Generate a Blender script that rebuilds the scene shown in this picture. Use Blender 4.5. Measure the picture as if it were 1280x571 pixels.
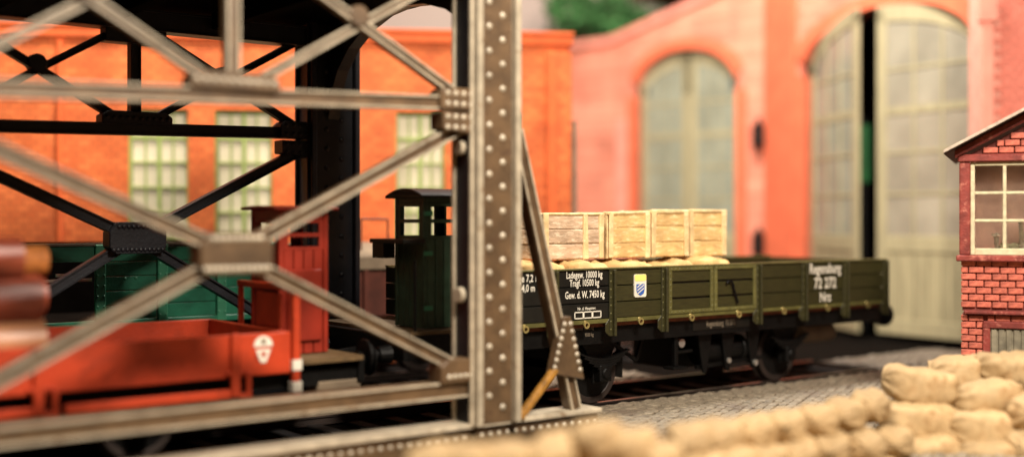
import bpy, bmesh, math, random
from mathutils import Vector, Matrix, noise
random.seed(7)
S = bpy.context.scene
for o in list(bpy.data.objects): bpy.data.objects.remove(o)
COL = S.collection
PI = math.pi
R = math.radians

# ------------------------------------------------------------------ camera, light, exposure
cd = bpy.data.cameras.new('Camera'); cam = bpy.data.objects.new('Camera', cd); COL.objects.link(cam)
cam.location = (0, 0, 2.85); cam.rotation_euler = (R(90), 0, 0)
cd.sensor_width = 36; cd.lens = 36 * 1500 / 1280
cd.shift_y = -11.5 / 1280
cd.clip_start = 0.1; cd.clip_end = 300
cd.dof.use_dof = True; cd.dof.focus_distance = 18.0; cd.dof.aperture_fstop = 0.108
S.camera = cam
S.render.engine = 'CYCLES'
S.view_settings.view_transform = 'Standard'; S.view_settings.look = 'None'
S.view_settings.exposure = -0.12; S.view_settings.gamma = 1

W = bpy.data.worlds.new('World'); S.world = W; W.use_nodes = True
W.node_tree.nodes['Background'].inputs[0].default_value = (1.0, 0.86, 0.72, 1)
W.node_tree.nodes['Background'].inputs[1].default_value = 0.013

def area(name, loc, target, size, power, color=(1, 0.88, 0.74)):
    l = bpy.data.lights.new(name, 'AREA'); l.shape = 'DISK'; l.size = size; l.energy = power; l.color = color
    o = bpy.data.objects.new(name, l); COL.objects.link(o); o.location = loc
    o.rotation_euler = (Vector(target) - Vector(loc)).to_track_quat('-Z', 'Y').to_euler()
area('room_lamp_key', (6.8, 4.2, 14.5), (1.0, 18, 1.0), 4.2, 8300)
area('added_fill_left', (-4.0, 5.5, 14.0), (-1.0, 18, 1.0), 4.0, 1300)  # added unseen fill lamp, weakens the gusset's shadow on the red wagon
area('room_lamp_back', (4.0, 24.5, 17), (6, 33, 3), 4.0, 5600, (1, .93, .85))
area('room_lamp_side', (-7.0, 20.0, 15), (-5, 27, 3), 3.0, 3000)

# ------------------------------------------------------------------ frames
CAMH, HY, F = 2.85, 274.0, 1500.0
ROT = R(37.427)                                   # heading of the track
C0 = Vector((0.7447, 19.2399, 0))
U = Vector((math.cos(ROT), math.sin(ROT), 0)); N = Vector((-math.sin(ROT), math.cos(ROT), 0))
def T(t, n, z=0): return C0 + U * t + N * n + Vector((0, 0, z))
def at(px, py, Y): return Vector(((px - 640) / F * Y, Y, CAMH - (py - HY) / F * Y))

# ------------------------------------------------------------------ materials
def lin(c):
    return tuple((v / 12.92 if v <= .04045 else ((v + .055) / 1.055) ** 2.4) for v in [x / 255 for x in c]) + (1,)
MATS = {}
def mat(name, col, rough=.6, metal=0., var=.18, scale=3., bump=.0, bscale=30., col2=None, spec=.4, blotch=None, stretch=None, ao=None):
    m = bpy.data.materials.new(name); m.use_nodes = True; nt = m.node_tree; b = nt.nodes['Principled BSDF']
    c1 = col if len(col) == 4 else lin(col)
    c2 = (lin(col2) if col2 else tuple(max(0, v * (1 - 2.2 * var)) for v in c1[:3]) + (1,))
    tc = nt.nodes.new('ShaderNodeTexCoord'); src = tc.outputs['Object']
    if stretch:
        mp = nt.nodes.new('ShaderNodeMapping'); mp.inputs['Scale'].default_value = stretch
        nt.links.new(src, mp.inputs[0]); src = mp.outputs[0]
    nz = nt.nodes.new('ShaderNodeTexNoise'); nz.inputs['Scale'].default_value = scale; nz.inputs['Detail'].default_value = 6
    nt.links.new(src, nz.inputs['Vector'])
    rmp = nt.nodes.new('ShaderNodeValToRGB'); rmp.color_ramp.elements[0].position = .34; rmp.color_ramp.elements[1].position = .66
    rmp.color_ramp.elements[0].color = c2; rmp.color_ramp.elements[1].color = c1
    nt.links.new(nz.outputs['Fac'], rmp.inputs[0])
    out = rmp.outputs[0]
    # a different tone for each piece
    oi = nt.nodes.new('ShaderNodeObjectInfo'); hs = nt.nodes.new('ShaderNodeHueSaturation')
    mr = nt.nodes.new('ShaderNodeMapRange'); mr.inputs[3].default_value = 1 - var * .7; mr.inputs[4].default_value = 1 + var * .7
    nt.links.new(oi.outputs['Random'], mr.inputs[0]); nt.links.new(mr.outputs[0], hs.inputs['Value'])
    nt.links.new(out, hs.inputs['Color']); out = hs.outputs[0]
    if blotch:
        bc, bs, amt = blotch
        n2 = nt.nodes.new('ShaderNodeTexNoise'); n2.inputs['Scale'].default_value = bs; n2.inputs['Detail'].default_value = 8; n2.inputs['Roughness'].default_value = .7
        nt.links.new(src, n2.inputs['Vector'])
        r2 = nt.nodes.new('ShaderNodeValToRGB'); r2.color_ramp.elements[0].position = .62 - amt; r2.color_ramp.elements[1].position = .72 - amt * .6
        nt.links.new(n2.outputs['Fac'], r2.inputs[0])
        mx = nt.nodes.new('ShaderNodeMix'); mx.data_type = 'RGBA'
        nt.links.new(r2.outputs[0], mx.inputs[0]); nt.links.new(out, mx.inputs[6]); mx.inputs[7].default_value = lin(bc)
        out = mx.outputs[2]
    nt.links.new(out, b.inputs['Base Color'])
    b.inputs['Roughness'].default_value = rough; b.inputs['Metallic'].default_value = metal
    b.inputs['Specular IOR Level'].default_value = spec
    if bump:
        n3 = nt.nodes.new('ShaderNodeTexNoise'); n3.inputs['Scale'].default_value = bscale; n3.inputs['Detail'].default_value = 4
        nt.links.new(src, n3.inputs['Vector'])
        bp = nt.nodes.new('ShaderNodeBump'); bp.inputs['Strength'].default_value = bump; bp.inputs['Distance'].default_value = .02
        nt.links.new(n3.outputs['Fac'], bp.inputs['Height']); nt.links.new(bp.outputs[0], b.inputs['Normal'])
    MATS[name] = m
    return m
def brickmat(name, c1, c2, mortar, scale, bw=.5, rh=.25, axis='xz', bump=.4):
    m = mat(name, c1, rough=.75, var=.12)
    nt = m.node_tree; b = nt.nodes['Principled BSDF']
    tc = nt.nodes.new('ShaderNodeTexCoord'); sp = nt.nodes.new('ShaderNodeSeparateXYZ'); cb = nt.nodes.new('ShaderNodeCombineXYZ')
    nt.links.new(tc.outputs['Object'], sp.inputs[0])
    ad = nt.nodes.new('ShaderNodeMath'); ad.operation = 'ADD'
    nt.links.new(sp.outputs[0], ad.inputs[0]); nt.links.new(sp.outputs[1], ad.inputs[1])
    nt.links.new(ad.outputs[0], cb.inputs[0]); nt.links.new(sp.outputs[2], cb.inputs[1])
    br = nt.nodes.new('ShaderNodeTexBrick'); nt.links.new(cb.outputs[0], br.inputs['Vector'])
    br.inputs['Color1'].default_value = lin(c1); br.inputs['Color2'].default_value = lin(c2); br.inputs['Mortar'].default_value = lin(mortar)
    br.inputs['Scale'].default_value = scale; br.inputs['Brick Width'].default_value = bw; br.inputs['Row Height'].default_value = rh
    br.inputs['Mortar Size'].default_value = .022; br.inputs['Mortar Smooth'].default_value = .2
    nz = nt.nodes.new('ShaderNodeTexNoise'); nz.inputs['Scale'].default_value = .9; nz.inputs['Detail'].default_value = 7
    nt.links.new(tc.outputs['Object'], nz.inputs['Vector'])
    mx = nt.nodes.new('ShaderNodeMix'); mx.data_type = 'RGBA'; mx.blend_type = 'MULTIPLY'
    r = nt.nodes.new('ShaderNodeValToRGB'); r.color_ramp.elements[0].color = (.72, .68, .66, 1); r.color_ramp.elements[1].color = (1.1, 1.1, 1.1, 1)
    r.color_ramp.elements[0].position = .3; r.color_ramp.elements[1].position = .65
    nt.links.new(nz.outputs['Fac'], r.inputs[0]); mx.inputs[0].default_value = 1
    nt.links.new(br.outputs['Color'], mx.inputs[6]); nt.links.new(r.outputs[0], mx.inputs[7])
    nt.links.new(mx.outputs[2], b.inputs['Base Color'])
    bp = nt.nodes.new('ShaderNodeBump'); bp.inputs['Strength'].default_value = bump; bp.inputs['Distance'].default_value = .02; bp.invert = True
    nt.links.new(br.outputs['Fac'], bp.inputs['Height']); nt.links.new(bp.outputs[0], b.inputs['Normal'])
    return m
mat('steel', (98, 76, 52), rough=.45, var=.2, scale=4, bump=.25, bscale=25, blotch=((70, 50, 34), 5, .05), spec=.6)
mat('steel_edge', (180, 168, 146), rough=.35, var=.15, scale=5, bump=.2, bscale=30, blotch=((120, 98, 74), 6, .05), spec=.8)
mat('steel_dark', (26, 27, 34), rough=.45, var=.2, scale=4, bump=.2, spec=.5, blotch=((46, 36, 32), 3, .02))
mat('deck_black', (9, 9, 10), rough=1, var=.2, spec=.02)
mat('rust_yellow', (166, 118, 48), rough=.6, var=.25, scale=12, bump=.3)
mat('black_iron', (12, 11, 10), rough=.5, var=.25, scale=5, bump=.3, spec=.18)
mat('black_paint', (22, 21, 16), rough=.45, var=.2, scale=6, bump=.15, bscale=50)
mat('olive', (53, 50, 22), rough=.45, var=.17, scale=5, bump=.25, bscale=22, stretch=(1, 1, 9), blotch=((42, 40, 19), 2.2, .09), spec=.45)
mat('olive_edge', (92, 88, 46), rough=.45, var=.15, scale=6, bump=.2, spec=.5)
mat('cab_green', (48, 72, 54), rough=.42, var=.18, scale=5, bump=.2, spec=.5)
mat('brass', (190, 172, 110), rough=.35, metal=.6, var=.2)
mat('lettering', (222, 216, 200), rough=.6, var=.05)
mat('lettering_faint', (120, 108, 92), rough=.6, var=.1)
mat('crest_yellow', (240, 218, 120), rough=.5, var=.05)
mat('crest_blue', (52, 92, 170), rough=.5, var=.05)
mat('red', (184, 60, 27), rough=.45, var=.14, scale=3, bump=.3, bscale=20, spec=.45, blotch=((136, 44, 22), 2.6, .06))
mat('red_dark', (142, 40, 22), rough=.42, var=.12, scale=3, bump=.12, spec=.5)
mat('floor_wood', (120, 62, 34), rough=.7, var=.2, scale=6, bump=.3)
mat('platform_wood', (100, 78, 48), rough=.75, var=.2, scale=8, bump=.4)
mat('crate_wood', (222, 184, 124), rough=.45, var=.16, scale=4, bump=1, bscale=7, blotch=((236, 212, 162), 5, .1), stretch=(1, 1, 3))
mat('crate_batten', (228, 198, 146), rough=.45, var=.14, scale=5, bump=1, bscale=9, blotch=((238, 216, 168), 6, .12))
mat('crate_grey', (204, 174, 144), rough=.6, var=.16, scale=4, bump=1, bscale=7, blotch=((226, 206, 178), 5, .12), stretch=(1, 1, 3))
mat('sack', (222, 184, 124), rough=.75, var=.14, scale=4, bump=.5, bscale=18)
mat('sandbag', (182, 155, 114), rough=.72, var=.14, scale=2.4, bump=.5, bscale=11, blotch=((140, 106, 66), 1.8, .07), spec=.3)
mat('log_bark', (150, 70, 46), rough=.4, var=.25, scale=6, bump=.8, bscale=10, stretch=(.3, 1, 1))
mat('log_bark_pale', (196, 136, 96), rough=.4, var=.2, scale=6, bump=.8, bscale=10, stretch=(.3, 1, 1))
mat('log_end', (186, 112, 50), rough=.7, var=.15, scale=14, bump=.3)
mat('rear_green', (36, 112, 84), rough=.4, var=.16, scale=4, bump=.2, spec=.5)
mat('rear_green_edge', (58, 128, 96), rough=.4, var=.12, spec=.5)
mat('rear_brown', (84, 40, 28), rough=.6, var=.2)
mat('grey_sheet', (128, 112, 92), rough=.8, var=.15, bump=.3)
mat('silver', (200, 198, 190), rough=.3, metal=.8, var=.05)
brickmat('factory_brick', (228, 122, 64), (206, 100, 48), (168, 84, 46), 2.0, .52, .24, bump=.8)
mat('factory_trim', (214, 98, 46), rough=.75, var=.1, scale=3, bump=.2)
mat('win_green', (150, 168, 92), rough=.5, var=.08)
mat('win_cream', (214, 206, 180), rough=.25, var=.08, scale=1.2, spec=.6)
brickmat('round_brick', (236, 152, 126), (218, 130, 104), (204, 128, 106), 2.0, .52, .24, bump=.6)
mat('round_trim', (228, 113, 78), rough=.75, var=.08, scale=2, bump=.2)
mat('round_pink', (234, 150, 130), rough=.75, var=.08, scale=2, bump=.2)
mat('door_cream', (162, 153, 120), rough=.6, var=.1, scale=2, bump=.2, stretch=(4, 4, .6))
mat('door_glass', (154, 148, 130), rough=.2, var=.12, scale=1.1, spec=.7)
mat('door_glass_green', (146, 150, 134), rough=.2, var=.12, scale=1.1, spec=.7)
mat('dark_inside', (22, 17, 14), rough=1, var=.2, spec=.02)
mat('hall_brown', (112, 82, 60), rough=.95, var=.2, spec=.05)
mat('green_post', (30, 112, 54), rough=.5, var=.1)
mat('box_brick', (200, 106, 86), rough=.7, var=.22, scale=9, bump=.5, bscale=26, blotch=((222, 138, 104), 9, .05))
mat('box_mortar', (118, 60, 52), rough=.9, var=.2, scale=8, bump=.4)
mat('box_red', (134, 56, 48), rough=.55, var=.2, scale=6, bump=.35, blotch=((176, 106, 90), 8, .07))
mat('box_roof', (72, 58, 52), rough=.8, var=.2, bump=.3)
mat('box_white', (196, 180, 162), rough=.6, var=.15, scale=9, bump=.3)
mat('box_cream', (204, 194, 160), rough=.55, var=.14, scale=10, bump=.3)
mat('box_shutter', (132, 124, 104), rough=.6, var=.2, scale=6, bump=.3)
mat('box_inside', (232, 190, 174), rough=.9, var=.15)
mat('tower_brick', (230, 130, 110), rough=.75, var=.14, scale=5, bump=.35, blotch=((238, 158, 138), 5, .05))
mat('tower_mortar', (236, 166, 146), rough=.9, var=.1)
mat('ballast', (22, 19, 16), rough=1, var=.3, scale=14, bump=.9, bscale=22, spec=.02)
mat('cobble', (132, 121, 103), rough=.6, var=.22, scale=8, bump=.4, bscale=30, blotch=((100, 88, 76), 1.3, .1), spec=.5)
mat('cobble_joint', (84, 74, 62), rough=.9, var=.2, scale=12, bump=.5)
mat('rail_side', (42, 32, 27), rough=.6, var=.2, scale=6)
mat('rail_top', (158, 138, 124), rough=.3, metal=.7, var=.1)
mat('sleeper', (26, 21, 18), rough=.9, var=.25, bump=.5)
mat('earth', (150, 116, 70), rough=.95, var=.2, scale=5, bump=.6)
mat('plaster', (214, 192, 180), rough=.9, var=.05, scale=.15, bump=.1, bscale=3)
mat('leaf', (84, 138, 78), rough=.6, var=.3, scale=2)
mat('leaf_pale', (142, 152, 120), rough=.6, var=.2, scale=2)
mat('bark', (76, 56, 42), rough=.9, var=.2, bump=.5)
g = bpy.data.materials.new('pane_glass'); g.use_nodes = True; gb = g.node_tree.nodes['Principled BSDF']
gb.inputs['Base Color'].default_value = (.86, .88, .84, 1); gb.inputs['Roughness'].default_value = .04
gb.inputs['Transmission Weight'].default_value = 1.0; gb.inputs['IOR'].default_value = 1.3
_n = g.node_tree.nodes.new('ShaderNodeTexNoise'); _n.inputs['Scale'].default_value = 6; _b = g.node_tree.nodes.new('ShaderNodeBump')
_b.inputs['Strength'].default_value = .25; _b.inputs['Distance'].default_value = .05
g.node_tree.links.new(_n.outputs['Fac'], _b.inputs['Height']); g.node_tree.links.new(_b.outputs[0], gb.inputs['Normal'])
MATS['pane_glass'] = g

# ------------------------------------------------------------------ mesh builder
OFF = {}
def off(parent):
    return OFF.get(parent.name, Vector((0, 0, 0))) if parent else Vector((0, 0, 0))
class MB:
    def __init__(s): s.v = []; s.f = []
    def add(s, vs, fs):
        b = len(s.v); s.v += [tuple(v) for v in vs]; s.f += [tuple(i + b for i in f) for f in fs]; return s
    def box(s, x0, x1, y0, y1, z0, z1):
        vs = [(x, y, z) for x in (x0, x1) for y in (y0, y1) for z in (z0, z1)]
        return s.add(vs, [(0, 1, 3, 2), (4, 6, 7, 5), (0, 4, 5, 1), (2, 3, 7, 6), (0, 2, 6, 4), (1, 5, 7, 3)])
    def bar(s, p0, p1, w, d, nrm=(0, 1, 0)):
        p0, p1 = Vector(p0), Vector(p1); a = (p1 - p0).normalized(); nn = Vector(nrm)
        nn = (nn - a * nn.dot(a)).normalized(); sd = a.cross(nn)
        vs = [p + sd * (w / 2 * i) + nn * (d / 2 * j) for p in (p0, p1) for i in (-1, 1) for j in (-1, 1)]
        return s.add(vs, [(0, 1, 3, 2), (4, 6, 7, 5), (0, 4, 5, 1), (2, 3, 7, 6), (0, 2, 6, 4), (1, 5, 7, 3)])
    def cyl(s, p0, p1, r, k=12, r1=None):
        p0, p1 = Vector(p0), Vector(p1); a = (p1 - p0).normalized(); r1 = r if r1 is None else r1
        x = a.orthogonal().normalized(); y = a.cross(x)
        vs = [p + (x * math.cos(2 * PI * i / k) + y * math.sin(2 * PI * i / k)) * rr for p, rr in ((p0, r), (p1, r1)) for i in range(k)]
        return s.add(vs, [(i, (i + 1) % k, k + (i + 1) % k, k + i) for i in range(k)] + [tuple(range(k))[::-1], tuple(range(k, 2 * k))])
    def dome(s, c, nrm, r, k=8, h=None):
        c = Vector(c); a = Vector(nrm).normalized(); x = a.orthogonal().normalized(); y = a.cross(x); h = h or r * .6
        vs = []
        for rr, hh in ((1, 0), (.72, .65)):
            vs += [c + (x * math.cos(2 * PI * i / k) + y * math.sin(2 * PI * i / k)) * r * rr + a * h * hh for i in range(k)]
        vs.append(c + a * h)
        return s.add(vs, [(i, (i + 1) % k, k + (i + 1) % k, k + i) for i in range(k)] + [(k + i, k + (i + 1) % k, 2 * k) for i in range(k)])
    def ring(s, c, nrm, r0, r1, th, k=24):
        c = Vector(c); a = Vector(nrm).normalized(); x = a.orthogonal().normalized(); y = a.cross(x)
        vs = [c + (x * math.cos(2 * PI * i / k) + y * math.sin(2 * PI * i / k)) * rr + a * h for rr, h in ((r0, -th / 2), (r1, -th / 2), (r1, th / 2), (r0, th / 2)) for i in range(k)]
        return s.add(vs, [(q * k + i, q * k + (i + 1) % k, ((q + 1) % 4) * k + (i + 1) % k, ((q + 1) % 4) * k + i) for q in range(4) for i in range(k)])
    def poly(s, pts, y0, y1):          # outline in x,z extruded along y
        k = len(pts); vs = [(p[0], y, p[1]) for y in (y0, y1) for p in pts]
        return s.add(vs, [tuple(range(k)), tuple(range(k, 2 * k))[::-1]] + [(i, i + k, (i + 1) % k + k, (i + 1) % k) for i in range(k)])
    def polyx(s, pts, x0, x1):         # outline in y,z extruded along x
        k = len(pts); vs = [(x, p[0], p[1]) for x in (x0, x1) for p in pts]
        return s.add(vs, [tuple(range(k))[::-1], tuple(range(k, 2 * k))] + [(i, (i + 1) % k, (i + 1) % k + k, i + k) for i in range(k)])
    def jit(s, a):
        s.v = [(x + random.uniform(-a, a), y + random.uniform(-a, a) * .6, z + random.uniform(-a, a)) for x, y, z in s.v]; return s
    def mesh(s, name, m, bevel=0, smooth=False, shift=None):
        me = bpy.data.meshes.new(name)
        sh = shift or Vector((0, 0, 0))
        me.from_pydata([(v[0] - sh.x, v[1] - sh.y, v[2] - sh.z) for v in s.v], [], s.f)
        bm = bmesh.new(); bm.from_mesh(me); bmesh.ops.recalc_face_normals(bm, faces=bm.faces)
        if bevel:
            bmesh.ops.bevel(bm, geom=[e for e in bm.edges if len(e.link_faces) == 2 and e.calc_face_angle(0) > .5], offset=bevel, segments=1, affect='EDGES', clamp_overlap=True)
        if smooth:
            for f in bm.faces: f.smooth = True
        bm.to_mesh(me); bm.free(); me.materials.append(MATS[m]); return me
    def build(s, name, m, parent=None, bevel=0, smooth=False, kind=None, label=None):
        o = bpy.data.objects.new(name, s.mesh(name, m, bevel, smooth, off(parent))); COL.objects.link(o); o.parent = parent
        OFF[o.name] = off(parent)
        if kind: o['kind'] = kind
        if label: o['label'] = label
        return o
def tag(o, label, cat, group=None):
    o['label'] = label; o['category'] = cat
    if group: o['group'] = group
    return o
def thing(name, label, cat, loc=(0, 0, 0), rz=0, group=None, origin=(0, 0, 0)):
    o = bpy.data.objects.new(name, None); COL.objects.link(o); o.location = loc; o.rotation_euler = (0, 0, rz); o.empty_display_size = .3
    OFF[o.name] = Vector(origin)
    return tag(o, label, cat, group)
def inst(name, me, parent, loc, rot=(0, 0, 0), scale=(1, 1, 1)):
    o = bpy.data.objects.new(name, me); COL.objects.link(o); o.parent = parent
    o.location = Vector(loc) - off(parent); o.rotation_euler = rot; o.scale = scale
    return o
def track_thing(name, label, cat, t, n, group=None):     # built in track coordinates (t along, n across, z up)
    return thing(name, label, cat, T(t, n, 0), ROT, group, (t, n, 0))
def text(s, size, x, y, z, parent, m='lettering', sx=.72, bold=.012, name='lettering', center=True, label=None):
    cu = bpy.data.curves.new('t', 'FONT'); cu.body = s; cu.size = size; cu.offset = bold * size; cu.align_x = 'CENTER' if center else 'LEFT'
    cu.space_character = 1.0; cu.resolution_u = 2
    o = bpy.data.objects.new('t', cu); COL.objects.link(o)
    dg = bpy.context.evaluated_depsgraph_get(); dg.update()
    me = bpy.data.meshes.new_from_object(o.evaluated_get(dg)); bpy.data.objects.remove(o); bpy.data.curves.remove(cu)
    d = off(parent)
    for v in me.vertices: v.co = Vector((v.co.x * sx + x - d.x, y - d.y, v.co.y + z - d.z))
    me.materials.clear(); me.materials.append(MATS[m]); me.name = name
    q = bpy.data.objects.new(name, me); COL.objects.link(q); q.parent = parent
    if label: q['label'] = label
    return q

# ------------------------------------------------------------------ the setting
def struct(o): o['kind'] = 'structure'; return o
struct(MB().add([(-60, -5, -.16), (60, -5, -.16), (60, 60, -.16), (-60, 60, -.16)], [(0, 1, 2, 3)]).build('ground', 'ballast'))
struct(MB().box(-45, 45, 46, 46.3, -1, 30).build('wall', 'plaster'))
def track(n0, t0, t1):
    tr = track_thing('railway_track', 'x', 'x', 0, n0)
    for k in ('label', 'category'): del tr[k]
    tr['kind'] = 'structure'
    for sgn in (-1, 1):
        c = n0 + sgn * .755
        r = MB().box(t0, t1, c - .065, c + .065, -.13, -.11).box(t0, t1, c - .012, c + .012, -.11, -.03).box(t0, t1, c - .035, c + .035, -.03, -.004).build('rail', 'rail_side', tr)
        MB().box(t0, t1, c - .03, c + .03, -.0035, 0.0).build('running_surface', 'rail_top', r)
    me = MB().box(-.12, .12, -1.25, 1.25, -.1, 0).mesh('sleeper', 'sleeper', .015)
    t = t0 + .3
    while t < t1:
        inst('sleeper', me, tr, (t, n0, -.115)); t += .62
track(0, -13, 7.3); track(5.0, -13, 7)
# cobbled pavements either side of the running track: one bed and setts laid in slanting rows
def pavement(name, t0, t1, n0, n1, keep):
    bed = track_thing(name, 'x', 'x', (t0 + t1) / 2, (n0 + n1) / 2)
    for k in ('label', 'category'): del bed[k]
    bed['kind'] = 'structure'
    MB().box(t0, t1, n0, n1, -.15, -.045).build('paving_bed', 'cobble_joint', bed)
    b = MB(); a = R(28); ca, sa = math.cos(a), math.sin(a); w, d = .215, .135
    L = max(t1 - t0, n1 - n0) * 1.1; cx, cy = (t0 + t1) / 2, (n0 + n1) / 2
    nr = int(L / d); nc = int(L / w)
    for i in range(-nr, nr):
        for j in range(-nc, nc):
            px = (j + .5 * (i % 2)) * w; py = i * d
            x = cx + px * ca - py * sa; y = cy + px * sa + py * ca
            if not (t0 + .13 < x < t1 - .13 and n0 + .13 < y < n1 - .13) or not keep(x, y): continue
            h = -.012 + random.uniform(-.012, .012); q = R(random.uniform(-3, 3)) + a
            c2, s2 = math.cos(q), math.sin(q); vs = []
            for zz, kx in ((-.046, .48), (h - .014, .47), (h, .38)):
                for ux, uy in ((-1, -1), (1, -1), (1, 1), (-1, 1)):
                    lx, ly = ux * kx * w * .97, uy * kx * d * .97
                    vs.append((x + lx * c2 - ly * s2, y + lx * s2 + ly * c2, zz + random.uniform(-.003, .003)))
            b.add(vs, [(k, (k + 1) % 4, 4 + (k + 1) % 4, 4 + k) for k in range(4)] + [(4 + k, 4 + (k + 1) % 4, 8 + (k + 1) % 4, 8 + k) for k in range(4)] + [(8, 9, 10, 11)])
    b.build('cobbles', 'cobble', bed, kind='stuff')
pavement('pavement', -2.2, 12.0, -9.0, -.84, lambda x, y: y > -7.2 - .1 * x)
pavement('pavement', 7.5, 11.5, -.94, .8, lambda x, y: True)
pavement('pavement', .3, 3.4, 1.0, 4.0, lambda x, y: True)

# ------------------------------------------------------------------ truss bridge
br = track_thing('truss_bridge', 'brown riveted steel truss bridge with dark inner side over the tracks', 'bridge', -6.5, 0)
def member(name, p0, p1, w, d, parent, side, m='steel', edge=True, lip=.03):
    o = MB().bar(p0, p1, w, d).build(name, m, parent, bevel=.008)
    if edge:
        a = (Vector(p1) - Vector(p0)).normalized(); sd = a.cross(Vector((0, 1, 0))).normalized()
        fl = MB()
        for q in (-1, 1):
            s_ = sd * (w / 2 - .012) * q + Vector((0, side * (d / 2 + lip / 2 - .004), 0))
            fl.bar(Vector(p0) + s_, Vector(p1) + s_, .028, lip + .02)
        fl.build('flange', 'steel_edge' if m == 'steel' else m, o, bevel=.005)
    return o
def gusset(pts, y, th, side, parent, m='steel', rows=None, name='gusset_plate'):
    o = MB().poly(pts, y - th / 2, y + th / 2).build(name, m, parent, bevel=.012)
    if rows:
        rv = MB()
        for x, z in rows: rv.dome((x, y + side * th / 2, z), (0, side, 0), .038)
        rv.build('rivets', 'steel_edge' if m == 'steel' else m, o, smooth=True, kind='stuff')
    return o
def grid(x0, x1, nx, z0, z1, nz):
    return [(x0 + (x1 - x0) * i / max(1, nx - 1), z0 + (z1 - z0) * j / max(1, nz - 1)) for i in range(nx) for j in range(nz)]
def truss(y, side, te, tc, th, zs, m, pl):
    """y plane, side = outward sign, te inner edge of end post, tc centre of big X, zs=(bottom, mid right, mid left, top)"""
    tl = 2 * tc - te                       # next main node to the left
    zb, zr, zl, zt = zs
    def zm(t): return zr + (zl - zr) * (te - t) / (te - tl)
    th2 = (te + tl) / 2
    member('bottom_chord', (te + .1, y, zb), (tl - 3.4, y, zb), .2, .24, br, side, m)
    member('middle_chord', (te + .1, y, zm(te)), (tl - 3.4, y, zm(tl - 3.4)), .17, .22, br, side, m)
    member('top_chord', (te + .6, y, zt), (tl - 3.4, y, zt), .3, .3, br, side, m)
    zc = (zb + zm(tc)) / 2 + pl
    k = .42
    for (t1, z1) in ((te - .15, zm(te) - .32), (te - .15, zb + .25), (tl + .15, zm(tl) - .32), (tl + .15, zb + .25)):
        v = Vector((t1 - tc, 0, z1 - zc)).normalized() * .25
        member('diagonal', (tc + v.x, y, zc + v.z), (t1, y, z1), .15, .15, br, side, m)
    gusset([(tc - k, zc + .1), (tc - k + .12, zc + .24), (tc + k - .12, zc + .24), (tc + k, zc + .1), (tc + k, zc - .12), (tc + k - .1, zc - .22), (tc - k + .1, zc - .22), (tc - k, zc - .12)],
           y + side * .05, .3, side, br, m, grid(tc - .36, tc + .36, 12, zc - .16, zc - .16, 1) + grid(tc - .28, tc + .28, 9, zc + .17, zc + .17, 1))
    # upper panels
    for ta, tb in ((te, th2), (th2, tl), (tl, tl - (te - th2))):
        za, zz = zm(ta) + .12, zm(tb) + .12
        mx_ = (ta + tb) / 2
        member('diagonal', (ta - .2, y, za), (tb + .15, y, zt - .1), .11, .11, br, side, m)
        member('diagonal', (tb + .2, y - side * .04, zz), (ta - .15, y - side * .04, zt - .1), .1, .1, br, side, m)
        zx = (za + zt) / 2
        MB().cyl((mx_, y - .1, zx), (mx_, y + .1, zx), .13, 14).build('cross_plate', m, br, bevel=.01)
    for tv in (th2, tl):
        member('vertical', (tv, y, zm(tv)), (tv, y, zt), .15, .14, br, side, m)
        w = .52; z0 = zm(tv) + .06
        gusset([(tv - w, z0), (tv + w, z0), (tv + w, z0 + .12), (tv + w - .1, z0 + .19), (tv - w + .1, z0 + .19), (tv - w, z0 + .12)], y + side * .04, .28, side, br, m,
               grid(tv - .45, tv + .45, 10, z0 + .09, z0 + .09, 1))
        gusset([(tv - .45, zt - .35), (tv + .45, zt - .35), (tv + .45, zt + .1), (tv - .45, zt + .1)], y, .26, side, br, m)
    # gussets at the end post
    g0 = te - .5
    gusset([(g0, zr - .1), (te + .05, zr - .1), (te + .05, zr + .17), (g0 + .08, zr + .17), (g0, zr + .1)], y + side * .05, .3, side, br, m, grid(g0 + .1, te - .05, 4, zr - .03, zr + .1, 2))
    gusset([(g0 + .03, zr - .34), (te + .05, zr - .4), (te + .05, zr - .13), (g0 + .03, zr - .13)], y + side * .05, .3, side, br, m, grid(g0 + .1, te - .05, 4, zr - .32, zr - .19, 2))
    gusset([(g0, zb + .1), (te + .05, zb + .1), (te + .05, zb + .38), (g0 + .1, zb + .38), (g0, zb + .3)], y + side * .05, .3, side, br, m, grid(g0 + .12, te - .05, 5, zb + .17, zb + .17, 1))
def end_post(y, side, t0, t1, z0, z1, m):
    p = MB().box(t0, t1, y - .21, y + .21, z0, z1).build('end_post', m, br, bevel=.015)
    fl = MB()
    for t in (t0 + .03, t1 - .03): fl.box(t - .045, t + .045, y + side * .24 - .08, y + side * .24 + .06, z0, z1)
    fl.build('flange', 'steel_edge' if m == 'steel' else m, p, bevel=.012)
    rv = MB(); z = z0 + .2; k = 0; w = t1 - t0
    while z < z1:
        rv.dome((t0 + w * (.36 if k % 2 else .68), y + side * .21, z), (0, side, 0), .047, 10)
        z += .155; k += 1
    rv.build('rivets', 'steel_edge' if m == 'steel' else m, p, smooth=True, kind='stuff')
    MB().box(t0 - .006, t0 - .001, y - .158, y + .158, z0, z1).build('shade_plate', 'steel_dark', p)  # dark sheet over the post's left face, shade put into its colour
    # recess ribs of the inner side
    rb = MB()
    for yy in (y - .19, y + .19): rb.box(t0 - .05, t0 - .002, yy - .03, yy + .03, z0, z1)
    rb.build('edge_rib', m if m != 'steel' else 'steel_edge', p, bevel=.01)
    return p
YN, YF = -2.45, 2.45
p = end_post(YN, -1, -3.57, -2.91, .27, 6.6, 'steel')
for z in (3.75, 1.9): MB().cyl((-3.60, YN, z), (-3.68, YN, z), .1, 14).build('bolt_head', 'steel_edge', p, bevel=.01)
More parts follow.
